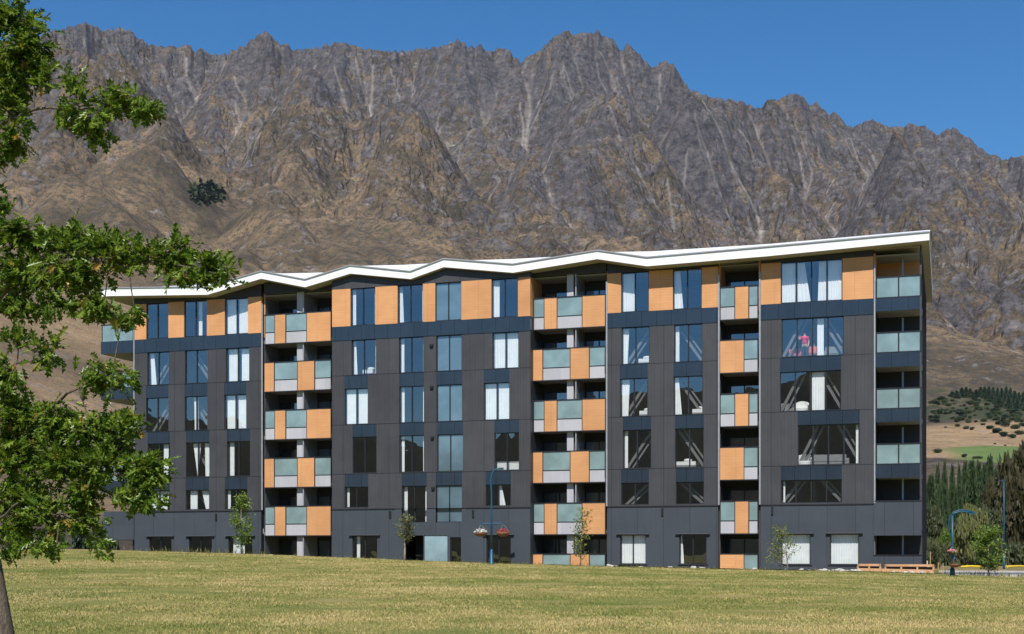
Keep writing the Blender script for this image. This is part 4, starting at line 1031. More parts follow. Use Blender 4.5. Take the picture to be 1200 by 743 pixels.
# clumps: x, y, rx, ry, distance, leaves
CL = [(14, 22, 40, 34, 17.6, 330), (35, 55, 26, 28, 17.5, 230), (8, 85, 26, 34, 17.6, 230), (40, 90, 20, 22, 17.4, 120), (10, 125, 28, 28, 17.6, 200), (14, 165, 20, 22, 17.5, 120), (-10, 185, 18, 14, 17.6, 60), (-20, 60, 30, 60, 18, 250),
      (88, 98, 9, 13, 17.2, 22), (100, 140, 20, 20, 17.2, 95), (132, 118, 22, 17, 17.2, 100), (165, 122, 26, 13, 17.1, 105), (68, 128, 16, 10, 17.3, 40), (110, 158, 14, 8, 17.2, 30), (92, 118, 18, 12, 17.2, 45),
      (5, 250, 14, 16, 17.8, 55), (30, 275, 40, 20, 17.4, 210), (80, 285, 32, 18, 17.1, 170), (120, 290, 26, 18, 16.9, 130), (30, 320, 44, 28, 17.3, 330), (90, 320, 38, 24, 17, 270), (140, 300, 26, 16, 16.8, 120),
      (178, 300, 24, 18, 16.6, 125), (205, 300, 20, 16, 16.6, 90), (215, 322, 20, 10, 16.5, 55), (242, 312, 24, 14, 16.5, 90), (264, 320, 12, 12, 16.4, 35), (105, 350, 24, 14, 16.9, 80), (122, 358, 18, 12, 16.9, 50), (142, 380, 11, 12, 16.9, 34), (158, 366, 12, 7, 16.8, 22), (20, 355, 30, 14, 17.3, 110), (62, 350, 18, 12, 17.0, 60),
      (62, 412, 20, 14, 17, 70), (22, 400, 14, 14, 17.2, 40), (128, 440, 26, 18, 16.9, 110), (148, 446, 14, 12, 16.8, 35), (8, 440, 18, 26, 17.2, 90), (98, 452, 14, 10, 17, 30),
      (20, 480, 34, 24, 17.3, 210), (70, 490, 34, 22, 17.1, 200), (110, 500, 32, 22, 16.9, 190), (145, 505, 22, 18, 16.8, 100), (20, 530, 36, 34, 17.3, 290), (75, 540, 40, 34, 17, 330), (125, 540, 36, 28, 16.8, 250), (165, 550, 26, 22, 16.6, 140), (184, 552, 14, 12, 16.5, 45), (150, 575, 26, 18, 16.6, 110), (178, 584, 14, 14, 16.5, 45), (95, 580, 30, 20, 16.8, 150),
      (30, 580, 38, 28, 17.1, 250), (60, 605, 40, 18, 16.8, 170), (10, 610, 26, 24, 17, 140), (100, 610, 18, 14, 16.7, 55), (112, 632, 8, 10, 16.7, 20), (50, 632, 26, 9, 16.8, 45), (10, 640, 14, 12, 17, 35), (65, 645, 5, 9, 16.8, 8), (-30, 500, 30, 90, 17.8, 260), (-30, 330, 25, 60, 17.8, 160)]
allp, alla, allu, alls = [], [], [], []
tw = MB(); r = np.random.default_rng(21)
for (x, y, rx, ry, dep, n) in CL:
    c = P(x, y, dep); near = min(nodes, key=lambda q: (q - c).length)
    n = int(n * 1.25); k_ = dep * OD / F * 1.12; nt_ = max(2, n // 9)
    tips = []
    for t in range(nt_):
        u = r.normal(0, 1, 3); u = u / np.linalg.norm(u) * r.random() ** 0.45
        tips.append(np.array(c) + u * np.array([rx * k_, (rx + ry) / 2 * k_, ry * k_]))
    if (near - c).length > .05:
        mid = near.lerp(c, .5) + Vector((0, 0, -.03)); tw.tube([near, mid, c], [.010, .007, .004], 5, False)
    for tp in tips:
        tw.tube([c.lerp(Vector(tp), .05), c.lerp(Vector(tp), .55) + Vector((0, 0, .015)), Vector(tp)], [.005, .003, .002], 4, False)
        m = max(1, n // nt_); out = tp - np.array(near); out /= np.linalg.norm(out) + 1e-6
        fr = r.uniform(.35, 1.0, m)[:, None]; ps = np.array(c) * (1 - fr) + tp * fr + r.normal(0, .04, (m, 3))
        ax = out[None] * 0.9 + r.normal(0, .65, (m, 3)) + np.array([0, 0, -.35]); up = np.array([0, -0.25, 1.0]) + r.normal(0, .55, (m, 3))
        allp.append(ps); alla.append(ax); allu.append(up); alls.append(r.uniform(.095, .175, m))
lv_, lf_ = leaves(OAK_V, OAK_F, np.concatenate(allp), np.concatenate(alla), np.concatenate(allu), np.concatenate(alls))
tw.build('twigs', M_OAKB, trunk, True)
link('crown', mesh_np('crown', lv_, lf_, M_OAKL, False), oak)

# ------------------------------------------------------------------ young trees by the building
def gz1(x, y): return float(ground_z(x, min(y, 104.9)))
def sapling(name, label, px, py_base, dep, height, spread, mat, bark, n_br, leafn, size, shape, lean=0.0, tr_r=.04, bare=.25, group=None, seed=1):
    r = random.Random(seed); rn = np.random.default_rng(seed)
    x = (px - 600) / F * dep; root = empty(name, (x, dep, gz1(x, dep))); set_props(root, label, 'tree', group)
    b = MB(); pts = [Vector((lean * height * t * t, 0, -.1 if t == 0 else height * t)) + Vector((r.uniform(-.03, .03), r.uniform(-.03, .03), 0)) for t in (0, .2, .4, .6, .8, 1)]
    b.tube(pts, [tr_r, tr_r * .9, tr_r * .75, tr_r * .55, tr_r * .3, tr_r * .1], 7)
    tips = []
    for i in range(n_br):
        t = bare + (1 - bare) * (i + r.random()) / n_br; j = min(4, int(t * 5)); q = pts[j].lerp(pts[j + 1], t * 5 - j)
        a = r.uniform(0, 2 * math.pi); u = (t - bare) / (1 - bare)
        if shape == 'oval': w = spread * (math.sin(math.pi * min(1, u * .86 + .1)) ** .6)
        elif shape == 'umbrella': w = spread * (.45 + .55 * u if u < .85 else .6)
        elif shape == 'left': a = r.choice((r.gauss(math.pi, .5), r.gauss(math.pi, .5), r.uniform(0, 6.28))); w = spread * (1 - .6 * u)
        else: w = spread * (.9 - .5 * abs(u - .4))
        w *= r.uniform(.6, 1.1)
        e = q + Vector((math.cos(a) * w, math.sin(a) * w, w * r.uniform(.25, .75)))
        b.tube([q, q.lerp(e, .5) + Vector((0, 0, -.03)), e], [tr_r * .3, tr_r * .2, tr_r * .08], 4, False); tips.append((q, e))
    b.build('trunk', bark, root, True)
    ps, ax = [], []
    for q, e in tips:
        m = leafn; fr = rn.uniform(.25, 1.05, m)[:, None]; pp = np.array(q) * (1 - fr) + np.array(e) * fr + rn.normal(0, .06 + .03 * spread, (m, 3)); ps.append(pp); ax.append(rn.normal(0, 1, (m, 3)) + np.array(e - q) * .8)
    ps = np.concatenate(ps); ax = np.concatenate(ax); up = rn.normal(0, .6, ps.shape) + np.array([0, -.4, 1])
    v, f = leaves(LEAF_V, LEAF_F, ps, ax, up, rn.uniform(.6, 1.2, len(ps)) * size); link('crown', mesh_np('crown', v, f, mat), root); return root
M_L1 = leaf_mat('fresh_leaves', (0.08, 0.15, 0.02), (0.20, 0.28, 0.04), (0.22, 0.25, 0.05), .4)
M_L2 = leaf_mat('olive_leaves', (0.06, 0.075, 0.025), (0.15, 0.15, 0.05), (0.25, 0.20, 0.07), .3)
M_L3 = leaf_mat('yellow_green_leaves', (0.09, 0.13, 0.03), (0.22, 0.24, 0.055), (0.30, 0.27, 0.07), .4)
sapling('young_tree', 'tall narrow young tree with dense green leaves before the left wing', 283, 650, 87, 3.75, .78, M_L1, M_BARKL, 60, 34, .16, 'oval', 0, .05, .12, seed=3)
sapling('young_tree', 'small olive leaved tree with a pale twin trunk beside the dark entrance', 474, 657, 83, 2.5, .95, M_L2, M_BARKL, 34, 36, .13, 'umbrella', 0, .075, .42, seed=5)
sapling('young_tree', 'sparse yellow green sapling in front of the balconies of the central recess', 681, 663, 80, 3.2, .85, M_L3, M_BARKL, 36, 18, .15, 'round', .02, .035, .12, seed=8)
sapling('young_tree', 'small leaning tree spreading to the left before a white curtained ground window', 923, 668, 76, 2.25, 1.25, M_L3, M_BARKL, 30, 26, .13, 'left', -.12, .04, .1, seed=13)
sapling('young_tree', 'bushy bright green young tree standing by the road kerb on the right', 1158, 673, 73, 2.4, .95, M_L1, M_BARKL, 70, 46, .15, 'round', 0, .05, .12, seed=17)

# ------------------------------------------------------------------ trees beyond the road
M_CON = leaf_mat('conifer_needles', (0.022, 0.046, 0.018), (0.055, 0.090, 0.030), (0.09, 0.12, 0.04), .2, .7)
M_CON2 = leaf_mat('pine_needles', (0.016, 0.034, 0.018), (0.034, 0.058, 0.028), (0.05, 0.075, 0.03), .1, .7)
M_WIL = leaf_mat('willow_leaves', (0.10, 0.115, 0.04), (0.18, 0.19, 0.065), (0.22, 0.22, 0.09), .3, .6)
M_BROWNL = leaf_mat('bronze_leaves', (0.040, 0.038, 0.018), (0.085, 0.070, 0.032), (0.07, 0.09, 0.03), .25, .6)
M_GREYL = leaf_mat('grey_green_leaves', (0.045, 0.060, 0.028), (0.095, 0.11, 0.05), (0.15, 0.15, 0.07), .25, .6)
M_BARKD = bark_mat('dark_bark', (0.05, 0.04, 0.03), (0.12, 0.09, 0.07))
TRI_V = np.array([(0, 0, 0), (.45, .35, .1), (0, 1, 0), (-.45, .35, .1)], float); TRI_F = np.array([(0, 1, 2), (0, 2, 3)])
def crown_mesh(kind, n, size, seed, mat):
    """crown of height 1 and radius 1 made of many leaf sprays"""
    r = np.random.default_rng(seed); z = r.random(n) ** (1.35 if kind == 'cone' else 1); a = r.uniform(0, 2 * np.pi, n)
    if kind == 'cone':
        nw = 15; z = np.clip((np.floor(z * nw) + r.beta(2, 3, n)) / nw, 0, .995)
        whorl = 0.72 + 0.4 * np.abs(np.sin(z * nw * np.pi)) * 0.6 + .15 * np.sin(a * 5 + np.floor(z * nw) * 2.1)
        R = (1 - z) ** 0.85 * whorl * (0.35 + .65 * r.random(n) ** .4) + .015
        pos = np.stack([R * np.cos(a), R * np.sin(a), z], 1); ax = np.stack([np.cos(a), np.sin(a), r.normal(.1, .5, n)], 1)
    else:
        nc = 26; u = r.normal(0, 1, (nc, 3)); u /= np.linalg.norm(u, axis=1)[:, None]; u[:, 2] = u[:, 2] * .9
        cc = u * r.uniform(.45, .8, nc)[:, None]; rad = r.uniform(.22, .40, nc); j = r.integers(0, nc, n)
        q = r.normal(0, 1, (n, 3)); q /= np.linalg.norm(q, axis=1)[:, None]; q *= (r.random(n) ** .35)[:, None]
        p = cc[j] + q * rad[j][:, None]; pos = np.stack([p[:, 0], p[:, 1], np.clip(p[:, 2] * .5 + .5, 0, 1.1)], 1); ax = q + r.normal(0, .5, (n, 3))
        if kind == 'willow': ax = ax * .4 + np.array([0, 0, -1.0])
    up = r.normal(0, .7, (n, 3)) + np.array([0, 0, .8])
    v, f = leaves(TRI_V, TRI_F, pos, ax, up, r.uniform(.6, 1.3, n) * size); return mesh_np('crown', v, f, mat)
def trunk_mesh(mat, h=1.0):
    b = MB(); b.tube([(0, 0, -.03), (.01, 0, h * .3), (-.01, .01, h * .6), (0, 0, h * .9)], [.075, .06, .04, .012], 6); me = bpy.data.meshes.new('trunk'); me.from_pydata(b.v, [], b.f); me.materials.append(mat); return me
T_D = trunk_mesh(M_BARKD)
CR = {('cone', i): crown_mesh('cone', 3800, .11, 40 + i, M_CON) for i in range(3)}
CR.update({('pine', i): crown_mesh('cone', 900, .22, 60 + i, M_CON2) for i in range(3)})
CR.update({('wil', 0): crown_mesh('willow', 7000, .09, 70, M_WIL), ('brown', 0): crown_mesh('round', 7500, .10, 71, M_BROWNL), ('brown', 1): crown_mesh('round', 6500, .10, 72, M_BROWNL),
           ('grey', 0): crown_mesh('round', 4500, .11, 73, M_GREYL), ('grey', 1): crown_mesh('round', 4500, .11, 74, M_GREYL), ('fresh', 0): crown_mesh('round', 3000, .12, 75, M_L1), ('bush', 0): crown_mesh('round', 900, .22, 76, M_GREYL), ('bush', 1): crown_mesh('round', 900, .22, 77, M_CON2)})
def terr(x, y):
    return terrain_at(x, y) if y > 200 else (gz1(x, y) if y < 104 else (max(.15, terrain_at(x, y)) if y > 152 else .15))
def tree(name, label, key, px, dep, py_top, wpx, py_bot=None, clear=.12, group=None, cat='tree'):
    """stands at its own distance; its height follows from the top's bearing"""
    x = (px - 600) / F * dep; g = terr(x, dep)
    top = CAM_H + (648 - py_top) / F * dep; h = max(top - g, .8); w = wpx / F * dep / 2
    root = empty(name, (x, dep, g), random.uniform(0, 6)); set_props(root, label, cat, group)
    t = link('trunk', T_D, root); t.scale = (h * .3, h * .3, h)
    c = link('crown', CR[key], root); c.location = (0, 0, h * clear); c.scale = (w, w, h * (1 - clear)); return root
G1 = 'conifers in the belt beyond the road'; LC = 'slender dark conifer in the belt beyond the road'
i = 0
for px, top, w, dep in [(1091, 560, 22, 178), (1099, 549, 15, 190), (1107, 545, 14, 184), (1116, 548, 14, 192), (1124, 549, 12, 186), (1131, 545, 18, 196), (1139, 543, 22, 188), (1147, 546, 20, 196), (1154, 548, 20, 190),
                   (1160, 538, 22, 205), (1168, 552, 18, 198), (1103, 575, 14, 172), (1120, 578, 14, 174), (1150, 580, 18, 172), (1086, 585, 18, 170)]:
    tree('conifer', LC, ('cone', i % 3), px, dep, top, w * random.uniform(1.3, 1.9), clear=.04, group=G1); i += 1
tree('willow', 'round pale olive willow in front of the dark conifers', ('wil', 0), 1137, 119, 579, 40, clear=.10)
tree('broadleaf_tree', 'tall dark bronze tree at the far right edge above the road', ('brown', 0), 1196, 150, 512, 66, clear=.05)
tree('broadleaf_tree', 'lower bronze tree to the left of the tallest one at the right edge', ('brown', 1), 1170, 156, 548, 36, clear=.08)
tree('broadleaf_tree', 'grey green tree close against the building end, under the conifers', ('grey', 0), 1094, 140, 588, 30, clear=.08)
tree('broadleaf_tree', 'grey green tree below and right of the round willow', ('grey', 1), 1158, 140, 594, 40, clear=.06)
tree('broadleaf_tree', 'bright green small tree behind the curved street lamp', ('fresh', 0), 1108, 128, 620, 20, clear=.15)
tree('broadleaf_tree', 'dull green tree under the willow, behind the road', ('grey', 0), 1128, 134, 606, 40, clear=.05)
for j, (px, top, w, dep, key, lb) in enumerate([(1094, 629, 18, 124, ('bush', 0), 'pale bush at the foot of the trees next to the building'), (1110, 633, 20, 126, ('bush', 0), 'pale bush between the building and the street lamp'),
        (1126, 630, 22, 125, ('bush', 0), 'grey bush right behind the street lamp basket'), (1146, 631, 26, 126, ('bush', 0), 'grey bush behind the bushy young tree'), (1172, 632, 24, 124, ('bush', 0), 'bush left of the thin blue pole beyond the road'), (1194, 634, 30, 124, ('bush', 0), 'bush at the right edge behind the yellow pipes')]):
    tree('bush', lb, key, px, dep, top, w, clear=0, cat='bush')
# hedge-like growth low on the left, behind the podium wing
for j, (px, top, w, dep, lb) in enumerate([(128, 606, 26, 170, 'low green bush under the podium wing on the left'), (96, 612, 30, 175, 'low green bush left of the podium wing'), (60, 618, 34, 180, 'low bush behind the oak on the far side of the lawn'), (20, 620, 40, 180, 'low bush at the left edge behind the oak trunk')]):
    tree('bush', lb, ('bush', j % 2), px, dep, top, w, clear=0, cat='bush')
# pines far up the hillside
G2 = 'pines on the far hillside'; LP = 'tiny dark pine in the far plantation above the bare slope'
for px, pb, ph in [(1116, 466, 7), (1121, 467, 9), (1127, 467, 12), (1132, 467, 13), (1137, 466, 10), (1144, 466, 9), (1149, 466, 12), (1154, 468, 14), (1159, 470, 16), (1164, 472, 17), (1169, 474, 18), (1174, 473, 17), (1179, 474, 20), (1184, 474, 18), (1189, 476, 17), (1194, 477, 16), (1199, 478, 17), (1205, 478, 16), (1171, 478, 14), (1182, 479, 15), (1192, 481, 14), (1202, 482, 14)]:
    hit = ray_terrain(px, pb, 900)
    if hit: tree('pine_tree', LP, ('pine', px % 3), px, hit[1], pb - ph, 10, clear=.03, group=G2)
G3 = 'shrubs on the far hillside'; LS = 'small dark shrub dotted on the far hillside'
rs = random.Random(4)
spots = [(1099, 531, 13), (1130, 536, 9), (1142, 538, 8), (1148, 538, 9), (1183, 541, 10), (1108, 502, 5), (1122, 500, 8), (1132, 503, 9), (1139, 504, 8), (1152, 499, 8), (1160, 504, 12), (1168, 508, 14), (1176, 512, 14), (1186, 514, 12), (1195, 510, 14), (1190, 503, 14), (1178, 500, 14), (1170, 498, 10), (1199, 500, 12), (1166, 521, 4), (1178, 523, 4)]
spots += [(rs.uniform(1090, 1200), rs.uniform(468, 496), rs.uniform(5, 12)) for _ in range(150)]
for px, py, w in spots:
    hit = ray_terrain(px, py, 300)
    if hit: tree('shrub', LS, ('bush', rs.randrange(2)), px, hit[1], py - w * .45, w * .85, clear=0, group=G3, cat='shrub')
# a dark thicket on the mountain, and one on the left slope
k = NT('thicket_leaves'); nn = k.noise(.2, 5, .7, k.obj()); k.color(k.ramp(nn, [(.35, (.022, .034, .018)), (.65, (.06, .075, .035))])); k.set(.9, 0, .1)
def thicket(px, py, w, h, n, label):
    r = np.random.default_rng(int(px)); ps = []
    for i in range(n):
        hit = ray_terrain(px + np.clip(r.normal(0, w / 4), -w / 2, w / 2), py + np.clip(r.normal(0, h / 4), -h / 2, h / 2), 1500)
        if hit: ps.append((hit[0], hit[1], terrain_at(*hit) + r.uniform(0, 6)))
    ps = np.array(ps); v, f = leaves(TRI_V, TRI_F, ps, r.normal(0, 1, ps.shape), r.normal(0, 1, ps.shape), r.uniform(5, 10, len(ps))); set_props(link('thicket', mesh_np('thicket', v, f, k.m)), label, kind='stuff')
thicket(243, 232, 36, 17, 900, 'dark green thicket of beech on the mountain side')
# a few tall weeds at the foot of the walls
M_WEED = leaf_mat('dry_weeds', (0.12, 0.12, 0.04), (0.25, 0.22, 0.09), (0.30, 0.24, 0.12), .3)
r = np.random.default_rng(90); ps = []; 
for (p0, p1, n, h) in ((150, 310, 260, .42), (389, 640, 420, .22), (640, 1000, 420, .22), (1000, 1100, 120, .25), (1095, 1200, 260, .3)):
    sx = np.array([S(p, -2.4) for p in r.uniform(p0, p1, n)]); dd = r.normal(-2.2, .5, n)
    for s_, d_ in zip(sx, dd):
        q = L2W(s_, d_); ps.append((q.x, q.y, gz1(q.x, q.y) - .02, h * r.uniform(.4, 1.25)))
ps = np.array(ps); v, f = leaves(np.array([(0, 0, 0), (.05, .5, .02), (0, 1, .1), (-.05, .5, 0)], float), TRI_F, ps[:, :3], np.array([0, 0, 1.]) + r.normal(0, .22, (len(ps), 3)), r.normal(0, 1, (len(ps), 3)), ps[:, 3])
set_props(link('weeds', mesh_np('weeds', v, f, M_WEED)), 'thin dry weeds along the foot of the building', kind='stuff')
# ================================================================== STREET FURNITURE AND SMALL THINGS
M_TEAL = plain('blue_painted_steel', (0.006, 0.070, 0.125), 0.45, 0.0, 0.08, 4.0)
M_LENS = plain('lamp_lens', (0.55, 0.58, 0.60), 0.25)
M_BASK = plain('coir_basket', (0.20, 0.095, 0.05), 0.95, 0, .35, 18.0)
def flowers(root, name, mat, n, rx, rz, zc, seed, size=.07):
    r = np.random.default_rng(seed); q = r.normal(0, 1, (n, 3)); q /= np.linalg.norm(q, axis=1)[:, None]; q[:, 2] = np.abs(q[:, 2])
    ps = q * np.array([rx, rx, rz]) * r.uniform(.7, 1.05, n)[:, None] + np.array([0, 0, zc])
    v, f = leaves(LEAF_V, LEAF_F, ps, r.normal(0, 1, (n, 3)), q + r.normal(0, .4, (n, 3)), r.uniform(.7, 1.3, n) * size); link(name, mesh_np(name, v, f, mat), root)
def basket(label, loc, rad, mat, seed):
    t = empty('hanging_basket', loc); set_props(t, label, 'flower basket')
    b = MB(); b.lathe(0, 0, [(rad * .25, -rad * .62), (rad * .62, -rad * .52), (rad * .9, -rad * .25), (rad, 0), (rad * .93, .02)], 18); b.build('bowl', M_BASK, t, True)
    flowers(t, 'flowers', mat, 260, rad * .95, rad * .55, 0.0, seed)
    flowers(t, 'foliage', M_L2, 150, rad * 1.0, rad * .3, -.03, seed + 1)
    b = MB()
    for a in (0, 2.1, 4.2): b.tube([(rad * math.cos(a), rad * math.sin(a), 0), (0, 0, rad * 1.25)], .008, 4)
    b.build('chain', M_TRIM, t)
M_FW = plain('white_petals', (0.8, 0.8, 0.76), .7); M_FR = plain('red_petals', (0.42, 0.02, 0.04), .7, 0, .3, 20); M_FP = plain('pink_petals', (0.72, 0.28, 0.30), .7, 0, .3, 20)

dep = 80.0; x = (576 - 600) / F * dep; g = gz1(x, dep); k_ = dep / F
lamp = empty('street_lamp', (x, dep, g)); set_props(lamp, 'blue street lamp with a crossbar of two flower baskets before the building', 'street lamp')
H = CAM_H + (648 - 556) / F * dep - g
b = MB(); b.lathe(0, 0, [(.16, -.1), (.16, .06), (.11, .10), (.11, .75), (.075, .80), (.075, .9)], 14); b.build('base', M_TEAL, lamp, True)
b = MB(); pz = [(0, 0, .9), (0, 0, H * .55), (0, 0, H * .8), (-.04, 0, H * .93), (0.02, 0, H), (.12, 0, H + .22), (.32, 0, H + .33), (.52, 0, H + .35)]
b.tube(pz, [.07, .062, .055, .07, .06, .05, .045, .04], 10); b.build('pole', M_TEAL, lamp, True)
b = MB(); b.box(.40, .72, -.09, .09, H + .30, H + .40); hd = b.build('lamp_head', M_TEAL, lamp); b = MB(); b.box(.44, .70, -.07, .07, H + .275, H + .298); b.build('lens', M_LENS, hd)
zc = CAM_H + (648 - 613.5) / F * dep - g
b = MB(); b.tube([(-.62, 0, zc), (.62, 0, zc)], .045, 8); b.tube([(-.25, 0, zc), (0, 0, zc - .35), (.25, 0, zc)], .02, 6); b.box(-.72, -.55, -.05, .05, zc - .05, zc + .05); b.box(.55, .72, -.05, .05, zc - .05, zc + .05); b.build('crossbar', M_TEAL, lamp)
zb = CAM_H + (648 - 624) / F * dep
basket('round brown basket with white flowers hanging left of the blue lamp', (x - .64, dep, zb), .40, M_FW, 1)
basket('round brown basket with dark red flowers hanging right of the blue lamp', (x + .68, dep, zb), .40, M_FR, 3)

dep = 72.0; x = (1116 - 600) / F * dep; g = gz1(x, dep)
lamp = empty('street_lamp', (x, dep, g)); set_props(lamp, 'blue street lamp with a bowed double arm beside the road', 'street lamp')
H = CAM_H + (648 - 604) / F * dep - g
b = MB(); b.lathe(0, 0, [(.13, -.1), (.13, .35), (.08, .4), (.08, .5)], 14); b.build('base', M_TEAL, lamp, True)
b = MB(); b.tube([(0, 0, .4), (0, 0, H * .5), (0, 0, H)], [.07, .065, .06], 10); b.build('pole', M_TEAL, lamp, True)
b = MB(); b.tube([(.0, 0, H - .03), (.12, 0, H + .12), (.4, 0, H + .21), (.8, 0, H + .20), (1.15, 0, H + .13)], [.05, .045, .04, .04, .04], 8)
b.tube([(0, 0, H * .60), (-.15, 0, H * .70), (-.20, 0, H * .84), (-.13, 0, H * .98), (.05, 0, H + .16), (.4, 0, H + .30), (.8, 0, H + .27), (1.15, 0, H + .16)], .032, 8); b.build('arm', M_TEAL, lamp, True)
b = MB(); b.box(.85, 1.25, -.08, .08, H + .07, H + .13); b.build('lamp_head', M_TEAL, lamp)
zb = CAM_H + (648 - 661) / F * dep
b = MB(); b.tube([(0, -.02, zb + .42 - g), (0, -.34, zb + .42 - g)], .02, 6); b.build('bracket', M_TEAL, lamp)
basket('brown wicker flower basket low on the lamp beside the road', (x + .0, dep - .36, zb), .30, M_BROWNL, 5)
basket('pink flowered basket above the brown one on the roadside lamp', (x - .05, dep - .10, zb + .68), .20, M_FP, 7)

dep = 100.0; x = (1176.5 - 600) / F * dep; g = .17 + .1; H = CAM_H + (648 - 562) / F * dep - g
lamp = empty('lamp_pole', (x, dep, g - .1)); set_props(lamp, 'tall thin blue pole beyond the road with a white band at its foot', 'pole')
b = MB(); b.tube([(0, 0, 0), (0, 0, 1.1)], .085, 8); b.tube([(0, 0, 1.3), (0, 0, H * .6), (0, 0, H)], [.07, .055, .04], 8); b.build('pole', M_TEAL, lamp, True)
b = MB(); b.tube([(0, 0, 1.1), (0, 0, 1.3)], .088, 8); b.build('white_band', M_WHITE, lamp, True)
b = MB(); b.box(-.25, .1, -.06, .06, H, H + .07); b.build('lamp_head', M_TEAL, lamp)

# timber boxes by the right corner
M_WOOD = cladding('raw_timber', (0.46, 0.25, 0.12), (0.62, 0.36, 0.19), None, [], (), .8)
M_BRICKH = plain('dark_gap', (0.05, 0.03, 0.02), .9)
def planter(label, px0, px1, d, h, slope=False):
    s0, s1 = S(px0, d), S(px1, d); q = L2W((s0 + s1) / 2, d); g = gz1(q.x, q.y); t = empty('timber_crate', (q.x, q.y, g), BROT); set_props(t, label, 'crate')
    w = (s1 - s0) / 2; b = MB()
    b.box(-w, w, -.5, -.45, 0, h * .48); b.box(-w, w, .45, .5, 0, h * .48); b.build('lower_board', M_WOOD, t)
    b = MB(); b.box(-w, w, -.51, -.44, h * .80, h); b.box(-w, w, .44, .51, h * .80, h); b.box(-w - .03, -w + .06, -.51, .51, h * .80, h - .003); b.box(w - .06, w + .03, -.51, .51, h * .80, h - .003); b.build('top_rail', M_WOOD, t)
    n = max(2, int(2 * w / .75))
    for i in range(n + 1):
        xx = -w + 2 * w * i / n; b = MB(); b.box(xx - .05, xx + .05, -.49, -.44, h * .48, h * .80); b.build('post', M_WOOD, t)
    b = MB(); b.box(-w + .05, w - .05, -.40, .40, .02, h * .75); b.build('filling', M_BRICKH, t)
planter('long low timber crate at the foot of the right corner of the building', 1038, 1094, -1.2, .60)
planter('short low timber crate left of the long one by the building corner', 1006, 1032, -1.2, .58)
b = MB(); s0, s1 = S(1006, -1.9), S(1092, -1.9); q = L2W(s0, -1.9)
plank = empty('timber_plank', (0, 0, 0)); 
g0, g1 = L2W(s0, -1.9), L2W(s1, -1.9); plank.location = (g0.x, g0.y, gz1(g0.x, g0.y)); plank.rotation_euler = (0, math.atan2(gz1(g0.x, g0.y) - gz1(g1.x, g1.y), s1 - s0), BROT)
set_props(plank, 'long raw timber plank lying in front of the two crates', 'plank')
b.box(0, s1 - s0, -.03, .03, 0, .26); b.build('board', M_WOOD, plank)

# rubble and pale stones along the wall
M_STONE = plain('pale_stone', (0.45, 0.42, 0.37), .9, 0, .2, 6)
rs = random.Random(31); first = None
def rock_mesh(seed):
    r = random.Random(seed); bm = [(Vector((math.cos(a) * math.sin(t), math.sin(a) * math.sin(t), math.cos(t)))) for t in (0.4, 1.0, 1.6, 2.2, 2.8) for a in [i * math.pi / 4 for i in range(8)]]
    v = [tuple(p * r.uniform(.75, 1.1)) for p in bm]; f = []
    for j in range(4):
        for i in range(8): f.append((j * 8 + i, j * 8 + (i + 1) % 8, (j + 1) * 8 + (i + 1) % 8, (j + 1) * 8 + i))
    f.append(tuple(range(7, -1, -1))); f.append(tuple(32 + i for i in range(8)))
    me = bpy.data.meshes.new('stone'); me.from_pydata(v, [], [tuple(reversed(q)) for q in f]); me.materials.append(M_STONE); return me
RM = [rock_mesh(i) for i in range(4)]
for i in range(46):
    px = rs.choice((rs.uniform(880, 1000), rs.uniform(960, 1005), rs.uniform(640, 880), rs.uniform(985, 1100))); d = rs.uniform(-3.0, -1.8); q = L2W(S(px, d), d)
    o = link('stone', RM[i % 4]); sz = rs.uniform(.07, .2); o.scale = (sz * 1.8, sz, sz * .75); o.location = (q.x, q.y, gz1(q.x, q.y) + sz * .2); o.rotation_euler = (rs.uniform(-.3, .3), rs.uniform(-.3, .3), rs.uniform(0, 6))
    set_props(o, 'pale stone lying in the rubble strip along the foot of the building', 'stone', 'stones along the foot of the building')
b = MB(); M_GRAV = plain('pale_gravel', (0.40, 0.35, 0.28), .95, 0, .3, 9)
p0, p1 = S(640, -2), S(1104, -2); nseg = 60
for j in range(nseg):
    a0 = p0 + (p1 - p0) * j / nseg; a1 = p0 + (p1 - p0) * (j + 1) / nseg; w0 = .25 + .25 * math.sin(j * .7) + .5 * (j / nseg); w1 = .25 + .25 * math.sin((j + 1) * .7) + .5 * ((j + 1) / nseg)
    pt = []
    for a, d in ((a0, -2.3 - w0), (a1, -2.3 - w1), (a1, -1.8 + w1 * .3), (a0, -1.8 + w0 * .3)):
        q = L2W(a, d); pt.append((q.x, q.y, gz1(q.x, q.y) + .05))
    b.poly(pt)
set_props(b.build('gravel_strip', M_GRAV), 'pale gravel strip between the lawn and the building', kind='structure')

# yellow pipes beyond the road
M_YEL = plain('yellow_plastic', (0.75, 0.52, 0.02), .5)
for i, (pa, pb_, y, lb) in enumerate(((1126, 1152, 665.0, 'short yellow pipe lying behind the bushy young tree'), (1178, 1214, 662.0, 'upper yellow pipe lying on the verge at the right edge'), (1172, 1212, 664.3, 'lower yellow pipe lying on the verge at the right edge'))):
    dep = 107 if i else 106; z = .42 + .1; a = Vector(((pa - 600) / F * dep, dep + (0 if i != 2 else -1.6), z)); c = Vector(((pb_ - 600) / F * dep, dep + (1.2 if i else .3), z))
    b = MB(); b.tube([Vector((0, 0, 0)), (c - a) * .5 + Vector((0, 0, .04)), c - a], .075, 8); o = b.build('yellow_pipe', M_YEL); o.location = a; set_props(o, lb, 'pipe')
